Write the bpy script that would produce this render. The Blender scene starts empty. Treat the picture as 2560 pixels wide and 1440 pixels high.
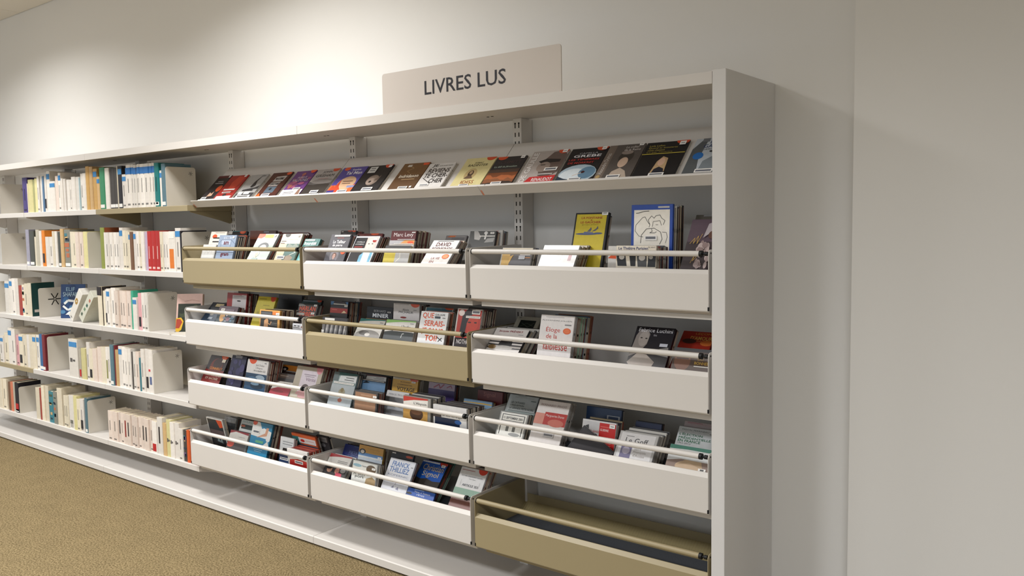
import bpy, math, random
from mathutils import Matrix, Vector
# ---------------------------------------------------------------- camera, light, exposure
scene = bpy.context.scene
col = scene.collection
cam_data = bpy.data.cameras.new('camera'); cam = bpy.data.objects.new('camera', cam_data); col.objects.link(cam)
cr, cu, cw = Vector((0.78821, 0.615198, -0.015976)), Vector((-0.034481, 0.070067, 0.996946)), Vector((-0.614439, 0.785253, -0.07644))
m3 = Matrix((cr, cu, -cw)).transposed()
cam.matrix_world = Matrix.Translation((1.12277, -2.44001, 1.48948)) @ m3.to_4x4()
cam_data.sensor_width = 36; cam_data.lens = 29.7244; cam_data.clip_start = .05
scene.camera = cam
world = bpy.data.worlds.new('room_ambience'); scene.world = world; world.use_nodes = True
bg = world.node_tree.nodes['Background']; bg.inputs[0].default_value = (.93, .97, 1, 1); bg.inputs[1].default_value = .66
vs = scene.view_settings; vs.view_transform = 'Standard'; vs.look = 'None'; vs.exposure = 0.0; vs.gamma = 1; vs.use_curve_mapping = False
# ceiling luminaires: (x, y, watts, size, warmth)
LAMPS = [(-2.3, -.9, 47, .5, 0), (-5.1, -.9, 38, .5, 0), (-7.4, -3.3, 75, .6, 1), (-4.4, -3.3, 75, .6, 1), (-1.4, -3.3, 68, .6, 1), (1.6, -3.3, 68, .6, 1)]  # the last one is added to brighten the end panel side
ZC = 3.11
WALL = .40
# ---------------------------------------------------------------- helpers
def lin(h):
    h = h.lstrip('#')
    if len(h) == 3: h = ''.join(c*2 for c in h)
    v = [int(h[i:i+2], 16)/255 for i in (0, 2, 4)]
    return tuple(x/12.92 if x <= .04045 else ((x+.055)/1.055)**2.4 for x in v)
def mat(name, rgb, rough=.5, spec=.4, bump=None, noise=None, metal=0):
    m = bpy.data.materials.new(name); m.use_nodes = True; nt = m.node_tree; b = nt.nodes['Principled BSDF']
    b.inputs['Roughness'].default_value = rough; b.inputs['Specular IOR Level'].default_value = spec; b.inputs['Metallic'].default_value = metal
    tc = nt.nodes.new('ShaderNodeTexCoord')
    nz = nt.nodes.new('ShaderNodeTexNoise'); nz.inputs['Scale'].default_value = noise[0] if noise else 3
    nt.links.new(tc.outputs['Object'], nz.inputs['Vector'])
    mx = nt.nodes.new('ShaderNodeMix'); mx.data_type = 'RGBA'
    a = noise[1] if noise else .03
    mx.inputs[6].default_value = tuple(c*(1-a) for c in rgb)+(1,); mx.inputs[7].default_value = tuple(min(1, c*(1+a)) for c in rgb)+(1,)
    nt.links.new(nz.outputs[0], mx.inputs[0]); nt.links.new(mx.outputs[2], b.inputs['Base Color'])
    if bump:
        n2 = nt.nodes.new('ShaderNodeTexNoise'); n2.inputs['Scale'].default_value = bump[0]; n2.inputs['Detail'].default_value = 3
        nt.links.new(tc.outputs['Object'], n2.inputs['Vector'])
        bp = nt.nodes.new('ShaderNodeBump'); bp.inputs['Strength'].default_value = bump[1]; bp.inputs['Distance'].default_value = bump[2]
        nt.links.new(n2.outputs[0], bp.inputs['Height']); nt.links.new(bp.outputs[0], b.inputs['Normal'])
    return m
def attr_mat(name, rough, spec):
    m = bpy.data.materials.new(name); m.use_nodes = True; nt = m.node_tree; b = nt.nodes['Principled BSDF']
    b.inputs['Roughness'].default_value = rough; b.inputs['Specular IOR Level'].default_value = spec
    at = nt.nodes.new('ShaderNodeAttribute'); at.attribute_name = 'Col'
    tc = nt.nodes.new('ShaderNodeTexCoord'); nz = nt.nodes.new('ShaderNodeTexNoise'); nz.inputs['Scale'].default_value = 60
    nt.links.new(tc.outputs['Object'], nz.inputs['Vector'])
    hs = nt.nodes.new('ShaderNodeHueSaturation'); mr = nt.nodes.new('ShaderNodeMapRange'); mr.inputs[3].default_value = .9; mr.inputs[4].default_value = 1.1
    nt.links.new(nz.outputs[0], mr.inputs[0]); nt.links.new(mr.outputs[0], hs.inputs['Value'])
    nt.links.new(at.outputs['Color'], hs.inputs['Color']); nt.links.new(hs.outputs[0], b.inputs['Base Color'])
    return m
M = {}
M['white'] = mat('white_powder_coat', lin('#d6d1cb'), .42, .45, (900, .08, .0006))
M['beige'] = mat('beige_powder_coat', lin('#9f9170'), .42, .45, (900, .08, .0006))
M['wall'] = mat('wall_paint', lin('#e4e2de'), .75, .25, (420, .12, .001), (1.2, .015))
M['end'] = mat('white_laminate', lin('#dad8d6'), .5, .35, (500, .1, .0006))
M['ceil'] = mat('ceiling_tile', lin('#dcd6ca'), .85, .2, (300, .25, .001), (200, .06))
M['sign'] = mat('sign_grey', lin('#cfc6be'), .38, .5)
M['ink'] = mat('ink_black', lin('#1a1820'), .45, .4)
M['rubber'] = mat('black_rubber', lin('#141416'), .5, .4)
M['mat'] = mat('bin_mat', lin('#55585e'), .85, .2, (400, .3, .001), (250, .15))
M['slot'] = mat('slot_dark', lin('#1c1916'), .8, .1)
M['print'] = attr_mat('printed_sleeve', .32, .5)
M['card'] = attr_mat('printed_card', .5, .35)
M['tape'] = mat('coral_tape', lin('#e08a6a'), .5, .3)
M['metal'] = mat('bookend_steel', lin('#d6d0c4'), .45, .45, (700, .06, .0006))
M['lampframe'] = mat('lamp_frame', lin('#dddddd'), .4, .4)
# paper block
pm = mat('page_block', lin('#d9cdb2'), .85, .1); M['paper'] = pm
nt = pm.node_tree; wv = nt.nodes.new('ShaderNodeTexWave'); wv.inputs['Scale'].default_value = 260; wv.inputs['Distortion'].default_value = .6
bpn = nt.nodes.new('ShaderNodeBump'); bpn.inputs['Strength'].default_value = .25; bpn.inputs['Distance'].default_value = .0005
tcn = nt.nodes.new('ShaderNodeTexCoord'); nt.links.new(tcn.outputs['Object'], wv.inputs['Vector']); nt.links.new(wv.outputs[0], bpn.inputs['Height']); nt.links.new(bpn.outputs[0], nt.nodes['Principled BSDF'].inputs['Normal'])
# ribbed tray back
rm = mat('beige_ribbed', lin('#93855f'), .45, .4); M['ribbed'] = rm
nt = rm.node_tree; wv = nt.nodes.new('ShaderNodeTexWave'); wv.bands_direction = 'X'; wv.inputs['Scale'].default_value = 28
bpn = nt.nodes.new('ShaderNodeBump'); bpn.inputs['Strength'].default_value = .5; bpn.inputs['Distance'].default_value = .002
tcn = nt.nodes.new('ShaderNodeTexCoord'); nt.links.new(tcn.outputs['Object'], wv.inputs['Vector']); nt.links.new(wv.outputs[0], bpn.inputs['Height']); nt.links.new(bpn.outputs[0], nt.nodes['Principled BSDF'].inputs['Normal'])
# carpet
cm = bpy.data.materials.new('carpet_pile'); cm.use_nodes = True; M['carpet'] = cm; nt = cm.node_tree; b = nt.nodes['Principled BSDF']; b.inputs['Roughness'].default_value = .95; b.inputs['Specular IOR Level'].default_value = .1
tcn = nt.nodes.new('ShaderNodeTexCoord'); n1 = nt.nodes.new('ShaderNodeTexNoise'); n1.inputs['Scale'].default_value = 130; n1.inputs['Detail'].default_value = 5; n1.inputs['Roughness'].default_value = .65
n2 = nt.nodes.new('ShaderNodeTexNoise'); n2.inputs['Scale'].default_value = 9
for n in (n1, n2): nt.links.new(tcn.outputs['Object'], n.inputs['Vector'])
rp = nt.nodes.new('ShaderNodeValToRGB'); rp.color_ramp.elements[0].position = .36; rp.color_ramp.elements[1].position = .62
rp.color_ramp.elements[0].color = lin('#57492f')+(1,); rp.color_ramp.elements[1].color = lin('#a6936e')+(1,)
mx = nt.nodes.new('ShaderNodeMix'); mx.data_type = 'RGBA'; mx.blend_type = 'MULTIPLY'; mx.inputs[0].default_value = .25
nt.links.new(n1.outputs[0], rp.inputs[0]); nt.links.new(rp.outputs[0], mx.inputs[6]); nt.links.new(n2.outputs[0], mx.inputs[7]); nt.links.new(mx.outputs[2], b.inputs['Base Color'])
bpn = nt.nodes.new('ShaderNodeBump'); bpn.inputs['Strength'].default_value = .7; bpn.inputs['Distance'].default_value = .003
nt.links.new(n1.outputs[0], bpn.inputs['Height']); nt.links.new(bpn.outputs[0], b.inputs['Normal'])
# lamp diffuser
lm = bpy.data.materials.new('lamp_diffuser'); lm.use_nodes = True; M['lamp'] = lm
lb = lm.node_tree.nodes['Principled BSDF']; lb.inputs['Emission Color'].default_value = (1, .94, .84, 1); lb.inputs['Emission Strength'].default_value = 3.0

class MB:
    def __init__(s): s.v = []; s.f = []; s.c = []; s.smooth = []
    def add(s, vs, fs, c='#888', sm=False):
        o = len(s.v); s.v += [tuple(map(float, q)) for q in vs]
        for f in fs: s.f.append(tuple(o+i for i in f)); s.c.append(c); s.smooth.append(sm)
    def box(s, x0, y0, z0, x1, y1, z1, c='#888', ch=0):
        if ch:
            # chamfered box: three stacked rings per axis
            e = ch; P = []
            for z, k in ((z0, e), (z0+e, 0), (z1-e, 0), (z1, e)):
                P += [(x0+e+k, y0+k, z), (x1-e-k, y0+k, z), (x1-k, y0+e+k, z), (x1-k, y1-e-k, z), (x1-e-k, y1-k, z), (x0+e+k, y1-k, z), (x0+k, y1-e-k, z), (x0+k, y0+e+k, z)]
            F = [tuple(range(7, -1, -1)), tuple(range(24, 32))]
            for r in range(3):
                for i in range(8): F.append((r*8+i, r*8+(i+1) % 8, r*8+8+(i+1) % 8, r*8+8+i))
            s.add(P, F, c)
        else:
            s.add([(x0,y0,z0),(x1,y0,z0),(x1,y1,z0),(x0,y1,z0),(x0,y0,z1),(x1,y0,z1),(x1,y1,z1),(x0,y1,z1)],
                  [(3,2,1,0),(4,5,6,7),(0,1,5,4),(1,2,6,5),(2,3,7,6),(3,0,4,7)], c)
    def prism(s, poly, x0, x1, c='#888', axis='x'):
        n = len(poly)
        f = (lambda a, p: (a, p[0], p[1])) if axis == 'x' else (lambda a, p: (p[0], a, p[1])) if axis == 'y' else (lambda a, p: (p[0], p[1], a))
        s.add([f(x0, p) for p in poly]+[f(x1, p) for p in poly], [tuple(range(n-1, -1, -1)), tuple(range(n, 2*n))]+[(i, (i+1) % n, n+(i+1) % n, n+i) for i in range(n)], c)
    def cyl(s, p0, p1, r, n=16, c='#888', r1=None):
        a = Vector(p0); b = Vector(p1); w = (b-a).normalized(); u = w.orthogonal().normalized(); v = w.cross(u); r1 = r if r1 is None else r1
        P = [a+(u*math.cos(t)+v*math.sin(t))*r for t in [2*math.pi*i/n for i in range(n)]]+[b+(u*math.cos(t)+v*math.sin(t))*r1 for t in [2*math.pi*i/n for i in range(n)]]
        s.add(P, [(i, (i+1) % n, n+(i+1) % n, n+i) for i in range(n)], c, True); s.add(P, [tuple(range(n-1, -1, -1)), tuple(range(n, 2*n))], c)
    def build(s, name, m, parent=None, loc=None, rot=None, fix=True):
        me = bpy.data.meshes.new(name); me.from_pydata(s.v, [], s.f)
        ca = me.color_attributes.new('Col', 'FLOAT_COLOR', 'CORNER'); k = 0; cache = {}
        vals = []
        for f, c in zip(s.f, s.c):
            q = cache.get(c)
            if q is None: q = cache[c] = lin(c)+(1,)
            vals += q*len(f)
        ca.data.foreach_set('color', vals)
        me.polygons.foreach_set('use_smooth', s.smooth)
        if fix:
            import bmesh
            b = bmesh.new(); b.from_mesh(me); bmesh.ops.recalc_face_normals(b, faces=b.faces); b.to_mesh(me); b.free()
        me.materials.append(m); me.update()
        return link(name, me, parent, loc, rot)
def link(name, me, parent=None, loc=None, rot=None):
    o = bpy.data.objects.new(name, me); col.objects.link(o)
    if parent: o.parent = parent
    if loc: o.location = loc
    if rot: o.rotation_euler = rot
    return o
def tag(o, label=None, cat=None, group=None, kind=None):
    if label: o['label'] = label
    if cat: o['category'] = cat
    if group: o['group'] = group
    if kind: o['kind'] = kind
    return o
def empty(name, loc):
    o = bpy.data.objects.new(name, None); col.objects.link(o); o.location = loc; o.empty_display_size = .05; return o
def boxobj(name, m, x0, y0, z0, x1, y1, z1, parent=None, ch=0):
    b = MB(); b.box(x0, y0, z0, x1, y1, z1, ch=ch); return b.build(name, m, parent)
ONES = 'zeroth first second third fourth fifth sixth seventh eighth ninth tenth eleventh twelfth thirteenth fourteenth fifteenth sixteenth seventeenth eighteenth nineteenth'.split()
TENS = {2: ('twenty', 'twentieth'), 3: ('thirty', 'thirtieth'), 4: ('forty', 'fortieth'), 5: ('fifty', 'fiftieth')}
def ordw(n):
    if n < 20: return ONES[n]
    t, u = divmod(n, 10); return TENS[t][1] if u == 0 else TENS[t][0]+'-'+ONES[u]
# text as flat triangles, fitted into a unit box
_tx = {}
def text_mesh(s, bold):
    k = (s, bold)
    if k in _tx: return _tx[k]
    cu_ = bpy.data.curves.new('lettering', 'FONT'); cu_.body = s; cu_.resolution_u = 2; cu_.offset = .018 if bold == 1 else .008 if bold else 0.0
    ob = bpy.data.objects.new('lettering', cu_)
    me = ob.to_mesh(); vs_ = [v.co[:2] for v in me.vertices]; fs_ = [tuple(p.vertices) for p in me.polygons]
    ob.to_mesh_clear(); bpy.data.objects.remove(ob); bpy.data.curves.remove(cu_)
    x0 = min(v[0] for v in vs_); x1 = max(v[0] for v in vs_); y0 = min(v[1] for v in vs_); y1 = max(v[1] for v in vs_)
    r = ([((v[0]-x0)/(x1-x0), (v[1]-y0)/(y1-y0)) for v in vs_], fs_)
    _tx[k] = r; return r

# ---------------------------------------------------------------- the setting
XL, XR = -9.0, 5.2
b = MB(); b.box(XL, -5.2, -.03, XR, WALL, 0); floor = tag(b.build('floor', M['carpet']), kind='structure')
b = MB(); b.box(XL, WALL, 0, .5, WALL+.12, ZC+.1); tag(b.build('wall_back', M['wall']), kind='structure')
b = MB(); b.box(.346, .25, 0, XR, WALL+.12, ZC+.1); tag(b.build('wall_right', M['wall']), kind='structure')
b = MB(); b.box(XL, -5.2, ZC+.012, XR, WALL, ZC+.1); ceiling = tag(b.build('ceiling', M['slot']), kind='structure')
b = MB(); b.box(.003, .003, 0, .597, .597, .012, ch=.003); tile_me = None
nx0 = -9.3
for i in range(25):
    for j in range(9):
        x = nx0+.6*i; y = WALL-.6*(j+1)
        if x < XL-.4 or x+.6 > XR+.3: continue
        if tile_me is None:
            t = b.build('ceiling_tile', M['ceil'], ceiling); tile_me = t.data
        else: t = link('ceiling_tile', tile_me, ceiling)
        t.location = (x, y, ZC)
for k, (lx, ly, watts, size, back) in enumerate(LAMPS):
    e = empty('ceiling_light', (lx, ly, ZC))
    tag(e, ['square ceiling light over the display bins', 'square ceiling light over the far book shelves', 'square ceiling light in the second row, farthest from the end panel', 'square ceiling light in the second row, middle', 'square ceiling light in the second row, third along', 'added fill light in the second row past the end panel'][k], 'ceiling light', 'ceiling lights')
    h = size/2; f = MB()
    for a in ((-h-.02, -h-.02, h+.02, -h), (-h-.02, h, h+.02, h+.02), (-h-.02, -h, -h, h), (h, -h, h+.02, h)): f.box(a[0], a[1], -.022, a[2], a[3], 0)
    f.build('lamp_frame', M['lampframe'], e); boxobj('diffuser', M['lamp'], -h, -h, -.012, h, h, 0, e)
    la = bpy.data.lights.new('lamp_glow', 'AREA'); la.shape = 'SQUARE'; la.size = size*.96; la.energy = watts; la.color = (1, .99, .975) if not back else (.95, .97, 1); la.spread = math.radians(150)
    lo = bpy.data.objects.new('lamp_glow', la); col.objects.link(lo); lo.parent = e; lo.location = (0, 0, -.024)

tag(boxobj('added_wall_side', M['wall'], 5.2, -5.2, 0, 5.32, .2499, ZC+.01), kind='structure')  # unseen wall, added to limit the light from this end of the room
# ---------------------------------------------------------------- shelving carcass
tag(boxobj('end_panel', M['end'], 0, 0, 0, .0444, WALL-.001, 1.945, ch=.0012), 'tall white end panel closing the shelving run', 'panel')
CORN = [(-2, 0), (-4, -2), (-6, -4), (-8, -6)]
CL = ['over the bins by the end panel', 'with the seam above the beige top bin', 'over the book shelves', 'at the far end over the book shelves']
for k, (a, c) in enumerate(CORN):
    e = empty('top_board', (0, 0, 0)); tag(e, 'white metal top board '+CL[k], 'top board', 'top boards of the shelving')
    g = .0008
    bb = MB(); bb.prism([(0, 1.904), (0, 1.941), (.38, 1.941), (.38, 1.915), (.012, 1.915), (.012, 1.904)], a+g, c-g); bb.build('board', M['white'], e)
    hb = MB()
    for x in (a, a+1):
        for dx in (-.033, -.055): hb.cyl((x+dx, .205, 1.9151), (x+dx, .205, 1.9141), .006, 12)
    hb.build('screw_hole_pattern', M['slot'], e)
PL = {0: 'hidden beside the end panel', -1: 'between the last two columns of bins', -2: 'between the first two columns of bins', -3: 'where the bins meet the book shelves', -4: 'behind the book shelves, nearest the bins', -5: 'behind the book shelves, in the middle', -6: 'behind the book shelves, far end'}
for k in range(-1, -7, -1):
    e = empty('slotted_post', (k, .323, 0)); tag(e, 'white slotted upright post '+PL[k], 'post', 'slotted posts')
    boxobj('post_body', M['white'], -.022, 0, .04, .022, .075, 1.9149, e, .0015)
    sb = MB(); z = .09; n = 0
    while z < 1.88:
        for dx in (-.0095, .0095):
            sb.box(dx-.0022, -.0004, z, dx+.0022, .001, z+.017)
            if n % 6 == 3: sb.cyl((dx, -.0004, z+.019), (dx, .001, z+.019), .004, 10)
        z += .035; n += 1
    sb.build('slot_pattern', M['slot'], e)
for k, (a, c) in enumerate(CORN):
    e = MB(); g = .001
    e.prism([(.0126, .010), (.0126, .041), (.0165, .045), (.39, .050), (.39, .010)], a+g, c-g)
    tag(e.build('base_shelf', M['white']), 'white metal base shelf close to the carpet '+['under the bins by the end panel', 'running from the bins to the book shelves', 'under the book shelves', 'at the far end of the book shelves'][k], 'base shelf', 'base shelves')
    tag(boxobj('plinth', M['slot'], a+.002, .035, 0, c-.002, .38, .0099), 'dark recessed plinth under the base shelf '+['by the end panel', 'from bins to book shelves', 'of the book shelves', 'at the far end'][k], 'plinth', 'shadow_strips')  # dark strip standing in for the shadow gap between base shelf and carpet
# shelves
ZS = [1.612, 1.2545, .906, .547, .200]
RN = ['top', 'second', 'third', 'fourth', 'lowest']
BN = {-3: 'next to the bins', -4: 'in the middle bay', -5: 'in the far bay'}
for r, z in enumerate(ZS):
    for k in (-3, -4, -5):
        mm = M['beige'] if (r, k) in ((0, -3), (3, -5)) else M['white']
        e = empty('book_shelf', (k-.5, .19, z)); tag(e, ('beige' if mm is M['beige'] else 'white')+' metal book shelf, '+RN[r]+' level '+BN[k], 'shelf', 'book shelves')
        bb = MB(); bb.prism([(-.14, -.03), (-.14, -.002), (-.138, 0), (.13, 0), (.13, -.018), (-.128, -.018), (-.128, -.03)], -.4985, .4985); bb.build('shelf_board', mm, e)
        boxobj('end_flange', mm, .4955, -.1279, -.03, .4985, .13, -.0181, e)
        for sx in (-.49, .487):
            br = MB(); br.prism([(-.12, -.0182), (.132, -.0182), (.132, -.095), (.118, -.1), (.06, -.082), (-.12, -.036)], sx, sx+.003); br.build('bracket', mm, e)
# sloping display ledges
for k in (0, -1, -2):
    e = empty('display_ledge', (k-.5, .1, 1.605)); tag(e, 'white sloping display ledge '+{0: 'beside the end panel', -1: 'in the middle of three', -2: 'next to the book shelves'}[k], 'display ledge', 'sloping display ledges')
    s2 = .70711
    def rot45(u, v): return (u*s2-v*s2, u*s2+v*s2)
    bb = MB(); bb.prism([rot45(0, 0), rot45(.29, 0), rot45(.29, -.003), rot45(0, -.003)], -.4985, .4985); bb.build('slope_panel', M['white'], e)
    bb = MB(); bb.prism([rot45(-.0005, -.003), rot45(-.0005, .043), rot45(-.0035, .043), rot45(-.0035, -.003)], -.4985, .4985); bb.build('front_lip', M['white'], e)
    bb = MB(); bb.prism([rot45(0, 0), rot45(.036, 0), rot45(.036, .017), rot45(0, .017)], -.4985, .4985); bb.build('seat_rail', M['white'], e)
    for sx in (-.495, .492):
        bb = MB(); bb.prism([(.012, .008), (.2, .196), (.222, .196), (.222, .12), (.12, .06)], sx, sx+.003); bb.build('end_bracket', M['white'], e)
    bb = MB(); bb.prism([rot45(-.0042, -.004), rot45(-.0042, .022), rot45(-.0036, .022), rot45(-.0036, -.004)], -.4983, -.492); bb.build('tape_strip', M['tape'], e)
# sign
e = empty('sign_board', (-1.0007, .004, 1.9412)); tag(e, 'pale grey sign board lettered LIVRES LUS on top of the shelving', 'sign')
w, h, rr = .443, .1615, .012
poly = [(-w, 0), (w, 0)]+[(w-rr+rr*math.cos(t), h-rr+rr*math.sin(t)) for t in [i*math.pi/12 for i in range(7)]]+[(-w+rr-rr*math.sin(t), h-rr+rr*math.cos(t)) for t in [i*math.pi/12 for i in range(7)]]
bb = MB(); bb.prism(poly, -.002, .002, axis='y'); bb.build('sign_plate', M['sign'], e)
boxobj('sign_foot', M['sign'], -w+.01, .0021, 0, w-.01, .03, .002, e)
tv, tf = text_mesh('LIVRES LUS', 2)
bb = MB(); bb.add([(-.2056+.4056*u, -.0026, .0535+.0545*v) for u, v in tv], tf); bb.build('lettering', M['ink'], e, fix=False)

# ---------------------------------------------------------------- display bins
BZ = [1.2024, .8787, .5556, .2286]
BEIGE = {(0, 2), (1, 1), (3, 0)}
RB = ['top', 'second', 'third', 'lowest']
BB = {0: 'beside the end panel', 1: 'in the middle column', 2: 'next to the book shelves'}
for r, bz in enumerate(BZ):
    for k in (0, 1, 2):
        mm = M['beige'] if (r, k) in BEIGE else M['white']
        e = empty('display_bin', (-k-.5, 0, bz))
        tag(e, ('empty ' if (r, k) == (3, 0) else '')+('beige' if mm is M['beige'] else 'white')+' metal display bin with rail, '+RB[r]+' row '+BB[k], 'bin', 'display bins')
        h = .4873
        bb = MB(); bb.prism([(0, .004), (0, .119), (.0135, .132), (.0165, .132), (.0165, .1305), (.003, .1175), (.003, .006), (.036, -.006), (.04, -.012), (.034, -.0105), (.003, .0)], -h, h); bb.build('front_panel', mm, e)
        sp = [(.002, .0), (0, .012), (0, .183), (.004, .191), (.012, .195), (.325, .200), (.332, .196), (.332, .02), (.3, -.012), (.04, -.012)]
        for sx in (-h-.0022, h+.0002):
            bb = MB(); bb.prism(sp, sx, sx+.002); bb.build('side_panel', mm, e)
            bb = MB(); bb.box(sx-.001, -.0015, .004, sx+.003, .004, .016); bb.build('corner_clip', M['rubber'], e)
            bb = MB(); bb.cyl((sx-.0008, .016, .184), (sx+.0028, .016, .184), .0032, 10); bb.build('pivot_pin', M['rubber'], e)
        boxobj('back_panel', mm, -h, .328, -.01, h, .331, .130, e)
        boxobj('tray_floor', mm, -h, .0165, .05, h, .328, .053, e)
        bb = MB(); bb.prism([(.27, .0535), (.3275, .098), (.3275, .0535)], -h, h)
        (bb.build('ribbed_ramp', M['ribbed'] if mm is M['beige'] else mm, e)) if (r, k) == (3, 0) else None
        boxobj('floor_mat', M['mat'], -h+.002, .018, .0535, h-.002, .269 if (r, k) == (3, 0) else .327, .056, e)
        boxobj('under_tray', mm, -h+.014, .046, -.03, h-.006, .33, -.0125, e, .001)
        bb = MB(); bb.cyl((-h+.004, .0127, .182), (h-.034, .0127, .182), .0094, 20); bb.build('rail', mm, e)
        bb = MB(); bb.cyl((-h+.0005, .0127, .182), (-h+.0038, .0127, .182), .0101, 16); bb.build('rail_ring', M['rubber'], e)
        bb = MB(); bb.cyl((h-.034, .0127, .182), (h-.024, .0127, .182), .0102, 16); bb.cyl((h-.0239, .0127, .182), (h-.0163, .0127, .182), .004, 12); bb.cyl((h-.0162, .0127, .182), (h-.006, .0127, .182), .0068, 14); bb.build('rail_spring', M['rubber'], e)

# ---------------------------------------------------------------- cover designs
OR='#e2592f'; WH='#f0ece6'; BK='#16151a'; GY='#8d8a88'; RD='#a82a24'; DG='#3c3b3e'
def tab(c=OR,u=.8,r=.17,v=.13):
    pts=[(max(0,min(1,u+r*math.cos(a))),1-v*math.sin(a)) for a in [math.pi*i/10 for i in range(11)]]
    return [('p',pts,c),('r',u-r*.55,.93,u+r*.45,.955,'#f3c9b6')]
def mp3(v,u0=.12,u1=.9):
    return [('*r',u0,v,u1,v+.06,WH),('*t','LECTURE UNIQUEMENT SUR MP3',u0+.04,v+.017,u1-.04,v+.043,'#55565e')]
def bar(u0,v0,u1,v1):
    return [('*r',u0,v0,u1,v1,WH),('*r',u0+.03,v0+(v1-v0)*.25,u1-.03,v1-(v1-v0)*.25,'#6d6f76')]
def sq(u,v,s=.11):
    return [('*r',u,v,u+s,v+s*.75,WH),('*r',u+s*.2,v+s*.28,u+s*.8,v+s*.42,'#777a80')]
def face(cx,cy,s,skin='#c99a7c',hair='#3a2a22',cloth='#24242a'):
    return [('e',cx,cy+.1*s,.62*s,.62*s,hair),('p',[(cx-.95*s,cy-1.5*s),(cx-.75*s,cy-.85*s),(cx,cy-.6*s),(cx+.75*s,cy-.85*s),(cx+.95*s,cy-1.5*s)],cloth),('r',cx-.16*s,cy-.75*s,cx+.16*s,cy-.3*s,skin),('e',cx,cy-.05*s,.42*s,.5*s,skin),
      ('e',cx-.17*s,cy+.02*s,.07*s,.035*s,'#2a2020'),('e',cx+.17*s,cy+.02*s,.07*s,.035*s,'#2a2020'),('r',cx-.12*s,cy-.3*s,cx+.12*s,cy-.26*s,'#8a4038')]
def arc(col,txt='#555',lines=2):
    pts=[(0,1),(1,1)]+[(1-i/10,.86+.09*(i/10-0.15)**2*0-.13*((i/10)**2)+.08) for i in range(11)]
    a=[('r',0,0,1,1,'#d9d6d0'),('p',pts,col)]
    for k in range(lines): a.append(('r',.45,.70-.07*k,.9,.722-.07*k,txt))
    return a
def hills(v0,c,n=7,amp=.06,seed=1):
    r=random.Random(seed); return [('p',[(0,0)]+[(i/n,v0+r.uniform(-amp,amp)) for i in range(n+1)]+[(1,0)],c)]
def blobs(cols,n,u0,v0,u1,v1,s=.12,seed=1):
    r=random.Random(seed); return [('e',r.uniform(u0,u1),r.uniform(v0,v1),s*r.uniform(.5,1.2),s*r.uniform(.4,1),r.choice(cols)) for _ in range(n)]
def TX(s,u0,v0,u1,v1,c,b=0): return [('t',s,u0,v0,u1,v1,c,b)]
DK=['#2a2226','#3b2a28','#1d1c22','#4a3531','#5a2a28','#343238']
RS=['#6b2e2a','#8a3a32','#4a2222','#7a4a3e','#a85a48']
GS=['#8f8c88','#b5b1aa','#5f5e60','#d0ccc4','#3a3a40','#777']
BR=['#8b7766','#a08e7c','#6e5c4e','#b8a894','#4b3f38']
# id: body, thickness, n behind, palette, art, label, short name
D={}
def d(i,body,t,n,pal,art,label,short): D[i]=(body,t,n,pal,art,label,short)
d('sketch','#c9c7c3',.010,0,GS,[('r',.06,.03,.94,.95,'#d6d5d2')]+[('l',[(.2,.2),(.35,.6),(.5,.35),(.7,.7),(.8,.3)],.012,'#aaa9a6')],'pale grey audio case with faint sketch, low at one end of the top beige bin','pale grey sketch case')
d('orangedisc','#e9e2d6',.012,0,GS,[('e',.3,.62,.15,.16,OR),('r',.22,.46,.9,.55,'#1b1a22'),('r',.22,.18,.9,.27,'#1b1a22'),('r',.3,.88,.9,.92,'#b9aea0')],'cream audio case with orange disc and black bars behind the blue-grey one','cream orange-disc case')
d('amstram','#8f9db3',.012,6,['#27405e','#1a1a20','#141418','#5c4a40','#b04a30','#222'],[('r',.0,.0,1,1,'#93a2b8'),('r',.28,.84,.72,.93,'#b9c2d0'),('r',.17,.60,.74,.80,'#b3bfd2'),('l',[(.0,.62),(.18,.80),(.74,.80),(1,.62)],.012,'#4a5872'),('l',[(0,.28),(1,.28)],.014,'#4a5872'),('l',[(.18,.8),(.18,.3)],.01,'#6a7890'),('l',[(.74,.8),(.74,.3)],.01,'#6a7890')]+TX('am',.33,.60,.62,.73,'#6b1f2e',1)+TX('stram',.22,.34,.75,.47,'#6b1f2e',1)+TX('gram',.28,.08,.74,.24,'#6b1f2e',1)+sq(.8,.86)+TX('B. ABIER',.34,.865,.66,.905,'#6c7890'),'blue-grey audio case lettered am stram gram in the top beige bin','am stram gram case')
d('darktab','#22242c',.012,0,DK,tab(u=.8,r=.14,v=.2)+[('*r',.16,.78,.34,1.06,WH),('l',[(.2,.995),(.7,.995)],.012,'#4aa0b0')],'black audio case with orange tab behind the am stram gram case','black orange-tab case')
d('brownback','#4a2c26',.014,2,RS,[('r',0,.4,.5,1,'#6e3a26'),('r',.5,.4,1,.95,'#5a4440'),('*r',.55,.86,.75,.95,'#8d8e98')],'brown audio case standing at the back of the top beige bin','brown rear case')
d('wig','#b9b9b6',.012,3,['#6e5140','#3c2a24','#8a6a55'],[('r',0,0,1,.55,'#8fa095'),('r',0,.55,1,1,'#c3c3c6'),('p',[(0,1),(.33,1),(.36,.9),(.2,.82),(0,.84)],OR),('r',.36,.84,.8,.97,'#c9b455'),('r',.3,.72,.85,.80,'#f0efec'),('r',.28,.62,.9,.69,WH),('e',.52,.5,.26,.16,'#2f3338'),('e',.52,.44,.17,.13,'#e6e4df')]+face(.38,.2,.19,'#d2a885','#e3ddd0','#5f7a70')+sq(.82,.88,.1),'grey-green audio case with powdered-wig portrait in the top beige bin','powdered-wig case')
d('arcback','#5a2226',.013,1,RS,arc('#5a2226')+[('r',.8,.9,.95,.95,'#999')],'white audio case with dark red arc at the back of the top beige bin','dark red arc case')
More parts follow.
